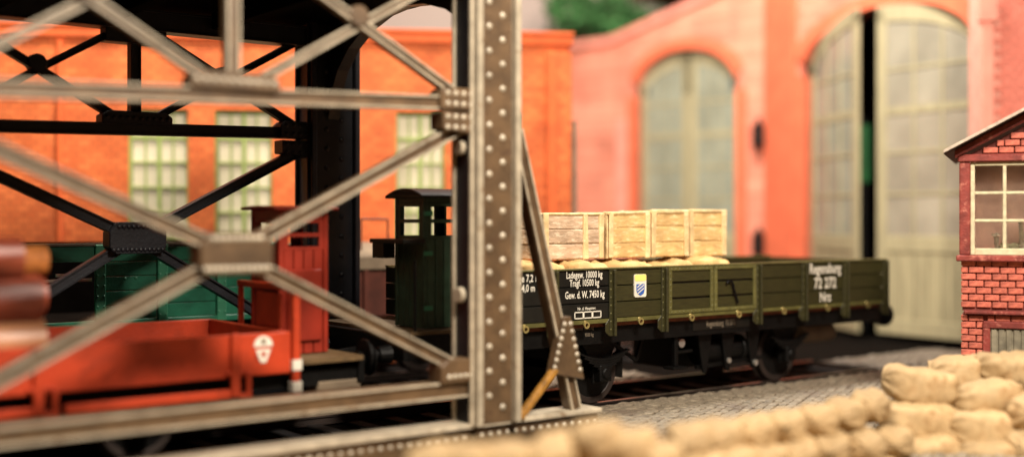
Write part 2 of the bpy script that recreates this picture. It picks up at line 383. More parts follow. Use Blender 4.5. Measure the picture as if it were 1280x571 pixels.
end_post(YF, -1, -3.26, -2.42, -.1, 6.6, 'steel_dark')
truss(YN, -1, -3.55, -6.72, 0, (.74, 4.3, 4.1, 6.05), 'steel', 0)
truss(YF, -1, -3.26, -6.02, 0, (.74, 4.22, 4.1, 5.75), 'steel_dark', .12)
# base girder of the near side with riveted flank
bg = MB().box(-12, -1.45, YN - .14, YN + .2, -.05, .24).build('base_girder', 'steel', br, bevel=.01)
MB().box(-12, -1.42, YN - .2, YN + .24, .24, .30).build('cover_plate', 'steel_edge', bg, bevel=.01)
rv = MB(); t = -11.9
while t < -1.5: rv.dome((t, YN - .14, .13), (0, -1, 0), .036); t += .135
rv.build('rivets', 'steel_edge', bg, smooth=True, kind='stuff')
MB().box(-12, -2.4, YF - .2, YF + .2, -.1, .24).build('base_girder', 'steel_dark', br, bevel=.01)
# end brace, its plate and the short rusty strut
member('end_brace', (-2.8, YN, 4.0), (-1.8, YN, .3), .16, .18, br, -1)
gusset([(-2.07, 1.56), (-1.95, 1.56), (-1.71, .70), (-2.28, .82)], YN - .1, .14, -1, br, 'steel', [(-2.06 - .17 * k / 6, 1.46 - .56 * k / 6) for k in range(7)] + [(-1.96 + .17 * k / 6, 1.46 - .62 * k / 6) for k in range(7)], name='brace_plate')
MB().bar((-2.7, YN - .05, .3), (-2.2, YN - .14, .88), .09, .1).build('short_strut', 'rust_yellow', br, bevel=.015)
MB().box(-2.92, -2.76, YN - .25, YN - .15, .27, .4).build('rusty_bracket', 'rust_yellow', br, bevel=.03)
# portal with rounded opening between the two end posts, and the deck over the bridge
pts = [(YF - .2, 7.0), (YF - .2, 4.4)]
for i in range(13):
    a = PI * i / 12; pts.append((math.cos(a) * 2.2, 4.45 + 1.5 * abs(math.sin(a))))
pts += [(YN + .2, 4.6), (YN + .2, 7.0)]
arch = MB()
for i in range(2, len(pts) - 3):
    (ya, za), (yb, zb) = pts[i], pts[i + 1]
    vs = [(x, yy, zz) for x in (-2.95, -2.75) for yy, zz in ((ya, za), (yb, zb), (yb, 7.0), (ya, 7.0))]
    arch.add(vs, [(0, 1, 2, 3), (4, 7, 6, 5), (0, 4, 5, 1), (2, 6, 7, 3)])
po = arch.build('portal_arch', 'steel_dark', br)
MB().box(-13, -2.7, YN + .1, YF + .4, 5.95, 6.2).build('deck', 'deck_black', br)
for t in (-4.8, -6.4, -8.0, -9.6): MB().box(t - .1, t + .1, YN + .2, YF - .2, 5.7, 5.95).build('cross_beam', 'deck_black', br)

# ------------------------------------------------------------------ wagon pieces
def wheelset(parent, t, n0, r=.5, m='black_iron'):
    for sgn in (-1, 1):
        c = n0 + sgn * .75
        w = MB().cyl((t, c - .05, r), (t, c + .05, r), r * .82, 28).build('wheel', m, parent, bevel=.01)
        MB().ring((t, c, r), (0, 1, 0), r * .8, r, .13, 32).ring((t, c - sgn * .08, r), (0, 1, 0), r * .8, r + .04, .03, 32).build('tyre', 'rail_side', w, bevel=.008)
        MB().cyl((t, c + sgn * .03, r), (t, c + sgn * .16, r), .11, 14).build('hub', m, w, bevel=.015)
    MB().cyl((t, n0 - .72, r), (t, n0 + .72, r), .07, 10).build('axle', m, parent)
def running_gear(parent, t, n0, r=.5, top=1.05, m='black_iron'):
    for sgn in (-1, 1):
        c = n0 + sgn * .98
        MB().poly([(t - .42, top), (t + .42, top), (t + .14, r + .1), (t + .14, r - .16), (t - .14, r - .16), (t - .14, r + .1)], c - .02, c + .02).build('axle_guard', m, parent, bevel=.006)
        MB().box(t - .12, t + .12, c + sgn * .08 - .09, c + sgn * .08 + .09, r - .13, r + .13).cyl((t, c + sgn * .14, r), (t, c + sgn * .2, r), .09, 12).build('axle_box', m, parent, bevel=.02)
        sp = MB()
        for k in range(5):
            L = .5 - .09 * k
            for i in range(8):
                x0, x1 = -L + 2 * L * i / 8, -L + 2 * L * (i + 1) / 8
                zf = lambda x: r + .33 - .035 * k - .12 * (1 - (x / .5) ** 2)
                sp.bar((t + x0, c + sgn * .1, zf(x0)), (t + x1, c + sgn * .1, zf(x1)), .03, .09)
        sp.build('leaf_spring', m, parent)
def buffer(parent, t, n, z, d, m='black_iron'):
    MB().cyl((t, n, z), (t + d * .3, n, z), .13, 14, .1).cyl((t + d * .3, n, z), (t + d * .6, n, z), .07, 12).cyl((t + d * .58, n, z), (t + d * .66, n, z), .22, 20).build('buffer', m, parent, bevel=.008)

# ------------------------------------------------------------------ olive open wagon with brakeman's cab
wg = track_thing('open_goods_wagon', 'olive green open goods wagon with white lettering, loaded with tan crates', 'wagon', 2.13, 0)
PT = [-2.37, -1.24, -.11, .98, 3.18, 4.36, 5.51, 6.67]
ROWS = [(1.365, 1.6), (1.612, 1.847), (1.859, 2.098)]
NS = -1.4
for i in range(7):
    if i == 3: continue
    for z0, z1 in ROWS:
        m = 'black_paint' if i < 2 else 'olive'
        MB().box(PT[i] + .01, PT[i + 1] - .01, NS, NS + .055, z0, z1 - .002).build('plank', m, wg, bevel=.008)
MB().box(PT[0] + .06, PT[-1] - .06, NS + .0615, NS + .069, 1.345, 2.095).build('lining', 'black_paint', wg)
# side door of two leaves
for ta, tb in ((1.06, 2.07), (2.09, 3.1)):
    dl = MB().box(ta, tb, NS + .03, NS + .06, 1.37, 2.1).build('door_leaf', 'black_paint', wg)
    for z0, z1 in ROWS: MB().box(ta + .05, tb - .05, NS - .004, NS + .03, z0 + .01, z1 - .01).build('plank', 'olive', dl, bevel=.008)
    st = MB().box(ta, tb, NS - .03, NS + .0, 2.04, 2.1).box(ta, tb, NS - .03, NS, 1.365, 1.425)
    st.box(ta, ta + .07, NS - .031, NS - .001, 1.425, 2.04).box(tb - .07, tb, NS - .031, NS - .001, 1.425, 2.04)
    st.build('strap', 'olive_edge', dl, bevel=.006)
    rv = MB()
    for k in range(11):
        for z in (2.07, 1.395): rv.dome((ta + .06 + k * (tb - ta - .12) / 10, NS - .03, z), (0, -1, 0), .016, 6)
    for k in range(7):
        for x in (ta + .035, tb - .035): rv.dome((x, NS - .031, 1.47 + k * .088), (0, -1, 0), .016, 6)
    rv.build('rivets', 'olive_edge', dl, smooth=True, kind='stuff')
ht = MB()
prev = None
for k in range(9):
    a = PI * (1 - k / 8) * .75; q = Vector((2.42 + .1 * math.cos(a), NS - .05, 1.72 + .13 * math.sin(a)))
    if prev: ht.cyl(prev, q, .02, 6)
    prev = q
ht.cyl(prev, prev + Vector((.1, 0, -.24)), .02, 6)
ht.build('door_hook', 'black_iron', wg)
for i, t in enumerate(PT):
    b = MB().box(t - .075, t + .075, NS - .03, NS - .002, 1.1, 2.1).box(t - .022, t + .022, NS - .085, NS - .028, 1.1, 2.09)
    b.poly([(t - .075, 1.36), (t - .15, 1.28), (t - .15, 1.16), (t - .075, 1.1)], NS - .02, NS - .004)
    s_ = b.build('stanchion', 'olive', wg, bevel=.006)
    rv = MB()
    for k in range(8):
        rv.dome((t - .05, NS - .03, 1.2 + k * .12), (0, -1, 0), .014, 6).dome((t + .05, NS - .03, 1.2 + k * .12), (0, -1, 0), .014, 6)
    rv.build('rivets', 'olive_edge', s_, smooth=True, kind='stuff')
MB().box(PT[0], PT[-1] + .03, NS - .035, NS + .07, 2.1, 2.125).build('top_rail', 'olive_edge', wg, bevel=.006)
MB().box(PT[0], PT[-1] + .03, NS - .012, NS + .07, 1.3, 1.36).build('bottom_rail', 'olive_edge', wg, bevel=.006)
for t in (-1.8, -.66, .44, 1.55, 2.65, 3.78, 4.95, 6.1):
    MB().ring((t, NS - .045, 1.29), (0, 1, 0), .03, .052, .025, 14).dome((t, NS - .012, 1.335), (0, -1, 0), .03, 8).build('rope_ring', 'brass', wg)
fl = MB().box(PT[0], PT[-1], NS + .07, 1.33, 1.24, 1.34).build('floor', 'floor_wood', wg)
for z0, z1 in ROWS:
    MB().box(PT[0], PT[-1], 1.34, 1.4, z0, z1).build('plank', 'olive', wg)
    for t in (PT[0], PT[-1] - .03): MB().box(t, t + .055, NS + .07, 1.34, z0, z1).build('plank', 'olive', wg)
MB().box(PT[0], PT[-1] + .03, 1.33, 1.42, 2.1, 2.125).build('top_rail', 'olive_edge', wg)
MB().poly([(4.55, 2.125), (4.75, 2.125), (4.68, 2.2), (4.62, 2.2)], 1.3, 1.45).build('door_latch', 'black_iron', wg)
for n in (-1.22, 1.22): MB().box(-3.62, 6.72, n - .04, n + .04, .98, 1.28).build('sole_bar', 'black_iron', wg)
MB().box(1.75, 3.1, -1.275, -1.262, 1.06, 1.24).build('number_plate', 'black_paint', wg)
for t in (-3.65, 6.7): MB().box(t - .06, t + .06, -1.25, 1.25, .95, 1.29).build('headstock', 'black_iron', wg, bevel=.01)
for t in (0.0, 4.34): wheelset(wg, t, 0); running_gear(wg, t, 0)
for n in (-.88, .88): buffer(wg, 6.76, n, 1.03, .95); buffer(wg, -3.71, n, 1.03, -.62)
MB().cyl((2.35, -.85, .66), (3.2, -.85, .66), .2, 18).cyl((3.2, -.85, .66), (3.3, -.85, .66), .24, 18).cyl((2.28, -.85, .66), (2.35, -.85, .66), .24, 18).cyl((3.3, -.85, .66), (3.72, -.85, .6), .035, 8).build('brake_cylinder', 'black_iron', wg, bevel=.02)
for t in (2.2, 2.75, 3.38): MB().poly([(t - .16, .97), (t + .16, .97), (t + .04, .34), (t - .04, .34)], -1.12, -1.07).build('brake_hanger', 'black_iron', wg, bevel=.008)
MB().bar((2.1, -1.0, .42), (3.75, -1.0, .48), .06, .05).bar((2.5, -.7, .34), (2.9, -.7, .96), .05, .05).build('brake_lever', 'black_iron', wg)
MB().cyl((3.4, -1.08, .42), (3.4, -1.16, .42), .05, 10).cyl((2.75, -1.08, .5), (2.75, -1.15, .5), .045, 10).build('brake_pins', 'silver', wg)
MB().box(2.1, 3.6, -.5, .5, .35, .95).build('under_tray', 'black_iron', wg)
MB().box(1.42, 1.5, -1.2, -1.12, .5, 1.0).box(1.3, 1.62, -1.3, -1.05, .46, .5).cyl((1.5, -1.16, .72), (1.9, -1.1, .72), .03, 8).build('step_hanger', 'black_iron', wg, bevel=.008)
MB().cyl((1.62, -1.1, .86), (1.62, -1.16, .86), .07, 12).build('reservoir_tap', 'silver', wg)
for t in (.62, 3.72): MB().bar((t, -.75, 1.0), (t - .04, -.75, .38), .06, .05).poly([(t - .1, .72), (t + .02, .78), (t + .02, .35), (t - .14, .38)], -.82, -.68).build('brake_shoe', 'black_iron', wg, bevel=.006)
MB().bar((.3, -.9, .95), (.85, -.9, .62), .05, .05).bar((.85, -.9, .62), (1.0, -.9, 1.0), .05, .05).build('brake_rod', 'black_iron', wg)
MB().cyl((5.3, -.5, .75), (6.2, -.5, .75), .18, 14).build('air_reservoir', 'grey_sheet', wg, bevel=.02)
# lettering and crest
ty = NS - .006
text('Ladegew. 10000 kg', .145, -.665, ty, 1.985, wg, sx=.63); text('Tragf. 10500 kg', .145, -.665, ty, 1.865, wg, sx=.63)
text('Gew. d. W. 7450 kg', .15, -.655, ty, 1.69, wg, sx=.63)
text('L\u00e4nge 7,2 m', .15, -1.78, ty, 1.96, wg); text('R. 4,0 m', .15, -1.78, ty, 1.82, wg)
text('Nr. d. Hauptrev.', .06, -.62, ty, 1.515, wg, sx=.9)
bx = MB()
for k in range(3):
    x0 = -.86 + k * .175; z0, z1 = 1.385, 1.49
    for a in ((x0, x0 + .175, z0, z0 + .015), (x0, x0 + .175, z1 - .015, z1), (x0, x0 + .015, z0, z1), (x0 + .16, x0 + .175, z0, z1)): bx.box(a[0], a[1], ty - .002, ty + .008, a[2], a[3])
bx.build('inspection_grid', 'lettering', wg)
text('Bremse 10000 kg', .075, -.55, -1.265, 1.2, wg, 'lettering_faint'); text('9500 kg', .075, -.45, -1.265, 1.1, wg, 'lettering_faint')
text('Regensburg  72 272', .13, 2.4, -1.279, 1.11, wg, 'lettering_faint', sx=.66)
text('Regensburg', .25, 4.93, ty, 1.905, wg, sx=.74, bold=.015); text('72 272', .26, 4.93, ty, 1.645, wg, sx=.85, bold=.015); text('Nrz', .23, 4.93, ty, 1.41, wg, sx=.85, bold=.015)
def rrect(x0, x1, z0, z1, r):
    o = []
    for cx, cz, a0 in ((x1 - r, z0 + r, -90), (x1 - r, z1 - r, 0), (x0 + r, z1 - r, 90), (x0 + r, z0 + r, 180)):
        for k in range(4): a = R(a0 + 30 * k); o.append((cx + r * math.cos(a), cz + r * math.sin(a)))
    return o
cr = MB().poly(rrect(.33, .58, 1.66, 2.01, .03), ty - .012, NS + .01).build('crest_plate', 'lettering', wg)
MB().poly(rrect(.335, .575, 1.905, 2.005, .028), ty - .016, ty - .012).build('yellow_field', 'crest_yellow', cr)
sh = [(.37, 1.86), (.54, 1.86), (.54, 1.76), (.52, 1.71), (.455, 1.68), (.39, 1.71), (.37, 1.76)]
MB().poly(sh, ty - .016, ty - .012).build('blue_shield', 'crest_blue', cr)
st = MB()
for k in range(3):
    z = 1.70 + k * .05
    st.add([(.385, ty - .018, z), (.525, ty - .018, z + .085), (.525, ty - .018, z + .105), (.385, ty - .018, z + .02)], [(0, 1, 2, 3)])
st.build('white_stripes', 'lettering', cr)
# platform and cab
MB().box(-3.6, PT[0] - .01, -1.25, 1.25, 1.29, 1.34).build('platform', 'platform_wood', wg)
def cab(root, t0, t1, n0, n1, z0, z1, zw0, zw1, m, mroof, rise=.1):
    """brakeman's cab: corner posts, boarded walls, windows on two seen sides, arched roof"""
    c = MB()
    for t in (t0, t1 - .07):
        for n in (n0, n1 - .07): c.box(t, t + .07, n, n + .07, z0, z1)
    c.box(t0 + .07, t1 - .07, n0 + .01, n0 + .05, zw1, z1).box(t0 + .07, t1 - .07, n1 - .05, n1 - .01, zw1, z1)
    c.box(t0 + .01, t0 + .05, n0 + .07, n1 - .07, zw1, z1).box(t1 - .05, t1 - .01, n0 + .07, n1 - .07, zw1, z1)
    cb = c.build('cab', m, root, bevel=.01)
    for (a, b_, axis, fix) in ((t0 + .07, t1 - .07, 0, n0), (t0 + .07, t1 - .07, 0, n1 - .05), (n0 + .07, n1 - .07, 1, t0), (n0 + .07, n1 - .07, 1, t1 - .05)):
        k = max(3, int((b_ - a) / .13)); w = (b_ - a) / k
        for i in range(k):
            x0, x1 = a + i * w + .006, a + (i + 1) * w - .006
            q = MB().box(x0, x1, fix + .012, fix + .042, z0, zw0) if axis == 0 else MB().box(fix + .012, fix + .042, x0, x1, z0, zw0)
            q.build('board', m, cb, bevel=.006)
        fr = MB(); mid = (zw0 + zw1) / 2; a2, b2 = a + .065, b_ - .065
        for x0, x1, za, zb in ((a, a2, zw0, zw1), (b2, b_, zw0, zw1), (a2, b2, zw0, zw0 + .04), (a2, b2, zw1 - .04, zw1), (a2, b2, mid - .025, mid + .025)):
            fr.box(x0, x1, fix + .008, fix + .045, za, zb) if axis == 0 else fr.box(fix + .008, fix + .045, x0, x1, za, zb)
        fr.build('window_frame', m, cb)
    ro = MB(); k = 10; ov = .1; tc_, w = (n0 + n1) / 2, (n1 - n0) / 2 + ov
    top = [(tc_ - w + 2 * w * i / k, z1 + rise * (1 - ((2 * i / k - 1) ** 2)) + .03) for i in range(k + 1)]
    bot = [(y, z - .04) for y, z in reversed(top)]
    ro.polyx(top + bot, t0 - ov, t1 + ov); ro.build('roof', mroof, cb, bevel=.006)
    return cb
gc = cab(wg, -3.25, -2.45, -1.03, -.28, 1.35, 3.15, 2.58, 3.07, 'cab_green', 'black_paint')
MB().box(-3.62, -3.26, -1.1, -.2, 2.52, 2.58).build('ledge', 'black_paint', gc, bevel=.01)
MB().box(-3.45, -3.26, -.3, .0, 2.3, 2.52).build('lamp_bracket', 'black_paint', gc)
for z in (1.6, 2.35, 2.9): MB().box(-3.25, -3.12, -1.06, -1.03, z, z + .06).build('hinge', 'rear_green_edge', gc)
for n in (-1.2, 1.2): MB().cyl((-3.5, n, 1.34), (-3.5, n, 2.3), .02, 8).build('handrail', 'black_iron', wg)
MB().bar((-3.7, 0, 1.02), (-4.05, 0, .98), .08, .06).bar((-4.05, 0, .98), (-4.12, 0, .8), .06, .05).build('coupling_hook', 'black_iron', wg)
MB().cyl((-3.75, .35, .95), (-3.95, .3, .5), .035, 8).build('brake_hose', 'black_iron', wg)

# ------------------------------------------------------------------ red low-sided wagon
rw = track_thing('low_sided_wagon', 'bright red low sided wagon with red brakeman cab under the bridge', 'wagon', -8.0, 0)
E0, E1, NR = -11.6, -5.36, 1.2
for sgn in (-1, 1):
    MB().box(E0, E1, sgn * NR - .035, sgn * NR + .035, .93, 1.45).build('side_board', 'red', rw, bevel=.012)
for t in (E0, E1 - .06): MB().box(t, t + .06, -NR + .04, NR - .04, .93, 1.45).build('end_board', 'red', rw, bevel=.012)
rf = MB().box(E0, E1, -NR + .04, NR - .04, 1.04, 1.12).build('floor', 'floor_wood', rw)
for n in (-1.02, 1.02): MB().box(E0, -4.3, n - .04, n + .04, .72, .92).build('sole_bar', 'black_iron', rw)
for t in (-6.12, -8.42, -10.7):
    MB().box(t - .06, t + .06, -NR - .1, -NR - .037, .7, 1.47).box(t - .12, t + .12, -NR - .09, -NR - .037, .96, 1.02).build('stake', 'red', rw, bevel=.015)
    MB().box(t + .14, t + .21, -NR - .09, -NR - .02, .68, 1.0).box(t + .05, t + .22, -NR - .085, -NR - .025, .68, .74).build('stake_hanger', 'red', rw, bevel=.012)
    MB().box(t - 2.02, t - .06, -NR - .085, -NR - .02, .69, .8).build('step_board', 'red', rw, bevel=.015)
em = MB(); k = 12; cxr, czr = -5.74, 1.29
em.poly([(cxr + .125 * math.cos(PI * i / k), czr + .13 * math.sin(PI * i / k)) for i in range(k + 1)], -NR - .045, -NR - .035)
e1 = em.build('emblem', 'lettering', rw)
MB().poly([(cxr - .1, czr - .035), (cxr + .1, czr - .035), (cxr + .035, czr - .2), (cxr - .035, czr - .2)], -NR - .045, -NR - .036).build('emblem_shield', 'lettering', e1)
MB().poly([(cxr - .045, czr - .07), (cxr + .045, czr - .07), (cxr, czr - .15)], -NR - .05, -NR - .0455).build('emblem_mark', 'red', e1)
MB().box(cxr - .03, cxr + .03, -NR - .05, -NR - .0455, czr + .03, czr + .09).build('emblem_mark', 'grey_sheet', e1)
MB().box(E1 + .0, E1 + .1, -NR - .1, -NR + .0, .66, 2.04).build('end_post', 'red', rw, bevel=.015)
pb = rw.children[-1]
for z in (.70, .97): MB().box(E1 - .012, E1 + .112, -NR - .112, -NR + .01, z, z + .13).build('white_band', 'lettering', pb)
MB().box(E1 + .02, E1 + .08, .3, .38, 1.0, 1.95).build('railing_post', 'red', rw, bevel=.01)
MB().box(E1 + .01, E1 + .09, -NR + .0, .38, 1.95, 2.03).build('railing_rail', 'red', rw, bevel=.01)
MB().box(E1 + .02, E1 + .07, -.85, -.2, 1.46, 1.9).build('railing_panel', 'red', rw, bevel=.01)
MB().box(E1 + .06, -4.3, -NR, NR, 1.02, 1.08).build('platform', 'platform_wood', rw)
rc = cab(rw, -5.24, -4.52, -.66, .18, 1.09, 2.98, 2.45, 2.84, 'red_dark', 'red_dark', .02)
MB().box(-5.13, -4.63, -.7, -.66, 1.25, 2.2).build('door_panel', 'red_dark', rc, bevel=.02)
MB().box(-4.32, -4.22, -1.1, 1.1, .72, 1.05).build('headstock', 'black_iron', rw, bevel=.01)
for n in (-.88, .88): buffer(rw, -4.22, n, .98, .3)
for t in (-7.15, -9.75): wheelset(rw, t, 0, .46); running_gear(rw, t, 0, .46, .75)
MB().cyl((-4.9, -.9, .72), (-4.25, -.9, .72), .17, 14).build('brake_cylinder', 'grey_sheet', rw, bevel=.02)
MB().box(-5.0, -4.3, -1.15, -1.0, .5, .56).build('footstep', 'platform_wood', rw)
MB().bar((-4.22, 0, .95), (-4.4, 0, .7), .06, .05).build('coupling_link', 'black_iron', rw)

# logs carried at the far end of the red wagon
def log(t1, n, z, r, m, label):
    L = 2.9; k = 16; b = MB(); rs = [r * random.uniform(.95, 1.06) for _ in range(k)]
    rows = []
    for j in range(9):
        tt = t1 - L * j / 8
        rows.append([(tt, n + rs[i] * math.cos(2 * PI * i / k) * (1 + .04 * noise.noise((tt, i, z))), z + rs[i] * math.sin(2 * PI * i / k) * (1 + .04 * noise.noise((tt, i, n)))) for i in range(k)])
    vs = [v for rr in rows for v in rr]
    b.add(vs, [(j * k + i, j * k + (i + 1) % k, (j + 1) * k + (i + 1) % k, (j + 1) * k + i) for j in range(8) for i in range(k)])
    root = thing('log', label, 'log', T(t1 - L / 2, n, z - r), ROT, 'logs loaded on the red wagon', (t1 - L / 2, n, z - r))
    b.build('bark', m, root, smooth=True)
    MB().cyl((t1 - .01, n, z), (t1 + .005, n, z), r * .96, 16).build('cut_end', m, root)
log(-8.29, -.92, 1.48, .25, 'log_bark_pale', 'pale tan log lowest in the stack at the left edge')
log(-8.33, -.92, 1.97, .27, 'log_bark', 'reddish brown log in the middle of the stack at the left edge')
log(-8.53, -.9, 2.41, .25, 'log_bark', 'brown log on top of the stack at the left edge')
log(-8.18, -.42, 1.48, .23, 'log_bark', 'brown log behind the lowest pale log'); log(-8.13, -.42, 1.96, .22, 'log_bark', 'brown log behind the middle log of the stack')
log(-8.11, -.44, 2.37, .17, 'log_end', 'thin orange log behind the topmost log of the stack')

# ------------------------------------------------------------------ wagons on the rear track
gw = track_thing('green_wagon', 'dark green boarded wagon with open doorway behind the bridge', 'wagon', -5, 5)
nf = 3.65
for t in (-6.12, -5.14, -4.15, -3.2, -7.55): MB().box(t - .08, t + .08, nf - .07, nf, 1.2, 2.46).build('stanchion', 'rear_green_edge', gw, bevel=.01)
for i in range(5):
    z0 = 1.3 + i * .225
    for a, b_ in ((-6.04, -5.22), (-5.06, -4.23), (-4.07, -3.28)): MB().box(a, b_, nf, nf + .05, z0, z0 + .215).build('plank', 'rear_green', gw, bevel=.008)
MB().box(-7.6, -3.1, nf - .05, nf + .08, 2.24, 2.46).build('top_rail', 'rear_green', gw, bevel=.01) if False else None
MB().box(-7.47, -6.2, nf - .02, nf + .06, 2.2, 2.44).build('lintel_board', 'rear_green', gw, bevel=.01)
MB().box(-7.6, -3.1, nf - .06, nf + .07, 1.2, 1.295).build('sill', 'rear_green', gw, bevel=.01)
MB().box(-7.6, -3.1, nf - .05, nf + .07, 2.445, 2.48).build('top_rail', 'grey_sheet', gw)
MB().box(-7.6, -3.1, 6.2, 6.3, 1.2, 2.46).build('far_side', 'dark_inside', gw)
for t in (-7.6, -3.15): MB().box(t, t + .06, nf + .08, 6.2, 1.2, 2.44).build('end_wall', 'rear_green', gw)
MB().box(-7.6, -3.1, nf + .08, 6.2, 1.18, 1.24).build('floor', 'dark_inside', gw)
MB().box(-7.45, -6.2, nf + .09, nf + .12, 1.9, 1.94).build('silver_bar', 'silver', gw); MB().box(-6.75, -6.4, nf + .05, nf + .1, 1.98, 2.02).box(-6.62, -6.58, nf + .05, nf + .1, 1.86, 1.98).build('silver_catch', 'silver', gw)
for n in (3.9, 6.1): MB().box(-7.6, -3.1, n - .04, n + .04, .95, 1.18).build('sole_bar', 'black_iron', gw)
rv = MB()
for t in (-5.72, -5.55, -4.7, -4.55): rv.dome((t, nf, 1.93), (0, -1, 0), .03)
for t in (-6.12, -5.14, -4.15, -3.2):
    for k in range(7): rv.dome((t - .05, nf - .07, 1.35 + k * .16), (0, -1, 0), .02, 6).dome((t + .05, nf - .07, 1.35 + k * .16), (0, -1, 0), .02, 6)
rv.build('rivets', 'rear_green_edge', gw, smooth=True, kind='stuff')
for t in (-6.6, -4.1): wheelset(gw, t, 5.0); running_gear(gw, t, 5.0)
bw = track_thing('brown_wagon', 'brown wagon with grey sheeted top behind the dark green cab', 'wagon', 0, 5)
MB().box(-2.2, .6, 3.7, 6.0, 1.1, 1.95).build('body', 'rear_brown', bw, bevel=.03)
MB().polyx([(3.62, 1.95), (3.6, 2.2), (3.9, 2.36), (5, 2.42), (5.8, 2.36), (6.08, 2.2), (6.06, 1.95)], -2.25, .65).build('sheet', 'grey_sheet', bw, bevel=.02)
for t in (-2.1, -1.4, -.7, 0): MB().box(t - .05, t + .05, 3.63, 3.7, 1.05, 1.95).build('stanchion', 'rear_brown', bw)
MB().cyl((-1.5, 3.66, 2.3), (-1.5, 3.66, 2.85), .018, 6).cyl((-.95, 3.66, 2.3), (-.95, 3.66, 2.85), .018, 6).cyl((-1.5, 3.66, 2.85), (-.95, 3.66, 2.85), .018, 6).build('handrail', 'rear_brown', bw)
for t in (-1.7, .1): wheelset(bw, t, 5.0); running_gear(bw, t, 5.0)

# ------------------------------------------------------------------ load of the olive wagon: sacks and crates
def bag_mesh(name, m, L, Wd, H, seed, nu=28, nv=18, rough=.05, ear=True, pw=2.8):
    b = MB(); vs = []; random.seed(seed)
    for i in range(nu + 1):
        s = -1 + 2 * i / nu
        prof = (1 - abs(s) ** pw) ** .52
        if ear and abs(s) > .86: prof = max(prof, .34 - .5 * (abs(s) - .9))
        if i in (0, nu): prof *= .55
        for j in range(nv):
            a = 2 * PI * j / nv; ca, sa = math.cos(a), math.sin(a)
            y = Wd / 2 * prof * math.copysign(abs(ca) ** .65, ca); z = H / 2 * (prof ** .8) * math.copysign(abs(sa) ** .7, sa)
            x = L / 2 * s
            q = Vector((x * 3.2, y * 3.2, z * 3.2)) + Vector((seed * 7.3, 0, 0))
            d = noise.noise(q) * rough + noise.noise(q * 2.7) * rough * .5 - abs(noise.noise(Vector((q.x * .9 + 9, q.y * 2.4 + 3, q.z * 2.4 + 1)))) * rough * .55
            fold = .035 * math.sin(9 * a + seed + 2 * s) * max(0, abs(s) - .5) * 1.8
            nrm = Vector((0, ca, sa))
            v = Vector((x + noise.noise(q * 1.3 + Vector((5, 5, 5))) * rough * .6, y, z)) + nrm * (d + fold)
            cr_ = 1 - abs(noise.noise(Vector((q.x * 1.6, q.y * 1.1 + q.z * 2.6, seed)))) * 6
            if cr_ > 0: v -= nrm * cr_ * rough * .34
            v.z -= .06 * H * (1 - s * s)
            vs.append(v)
    fs = [(i * nv + j, i * nv + (j + 1) % nv, (i + 1) * nv + (j + 1) % nv, (i + 1) * nv + j) for i in range(nu) for j in range(nv)]
    fs += [tuple(range(nv)), tuple(range(nu * nv, (nu + 1) * nv))]
    b.add(vs, fs)
    return b.mesh(name, m, smooth=True)
sackm = [bag_mesh('sack', 'sack', .86, 1.2, .42, s, 34, 30, .08, pw=4) for s in (11, 12, 13)]
k = 0
ORD = ['first', 'second', 'third', 'fourth', 'fifth', 'sixth', 'seventh', 'eighth', 'ninth', 'tenth', 'eleventh', 'twelfth']
MB().box(-1.9, 3.2, -1.3, .5, 1.34, 1.9).build('load_bed', 'floor_wood', wg)
for j in range(5):
    t = -1.1 + j * .86 + random.uniform(-.05, .05)
    o = bpy.data.objects.new('sack', sackm[j % 3]); COL.objects.link(o); o.location = T(t, -.72, 2.05 + random.uniform(-.03, .03))
    o.rotation_euler = (R(random.uniform(-4, 4)), R(random.uniform(-5, 5)), ROT + R(random.uniform(-9, 9)))
    tag(o, ORD[j] + ' flat tan sack from the left under the crates', 'sack', 'sacks under the crates')
def crate(t0, t1, n0, n1, z0, z1, tilt, label, m):
    ct, cn = (t0 + t1) / 2, (n0 + n1) / 2
    root = thing('crate', label, 'crate', T(ct, cn, z0), ROT + R(tilt), 'crates on the olive wagon', (ct, cn, z0))
    MB().box(t0 + .05, t1 - .05, n0 + .05, n1 - .05, z0 + .03, z1 - .04).build('body', m, root)
    hh = (z1 - z0) / 3
    for i in range(3):
        za, zb = z0 + i * hh + .003, z0 + (i + 1) * hh - .003
        MB().box(t0 + .03, t1 - .03, n0 + .02 + random.uniform(-.006, .006), n0 + .055, za, zb).jit(.011).build('plank', m, root, bevel=.014)
        MB().box(t0 + .02 + random.uniform(-.006, .006), t0 + .055, n0 + .07, n1 - .03, za, zb).jit(.011).build('plank', m, root, bevel=.014)
    for i in range(3):
        w = (n1 - n0) / 3; MB().box(t0 + .02, t1 - .02, n0 + i * w + .012, n0 + (i + 1) * w - .012, z1 - .05, z1 - .01 + random.uniform(-.008, .008)).jit(.011).build('plank', m, root, bevel=.012)
    bt = .1
    for a, b_ in ((t0, t0 + bt), (t1 - bt, t1)): MB().box(a, b_, n0 - .012, n0 + .03, z0, z1 + random.uniform(-.01, .012)).jit(.014).build('batten', 'crate_batten', root, bevel=.012)
    for a, b_ in ((n0 + .032, n0 + .13), (n1 - .1, n1)): MB().box(t0 - .012, t0 + .03, a, b_, z0, z1 + random.uniform(-.01, .01)).jit(.014).build('batten', 'crate_batten', root, bevel=.012)
    if t1 - t0 > 1.1: MB().box(t0 + .8, t0 + .9, n0 - .012, n0 + .03, z0, z1).jit(.014).build('batten', 'crate_batten', root, bevel=.012)
    MB().box(t0 - .005, t1 + .005, n0 - .005, n0 + .07, z1 - .03, z1 + .015).jit(.014).build('batten', 'crate_batten', root, bevel=.012)
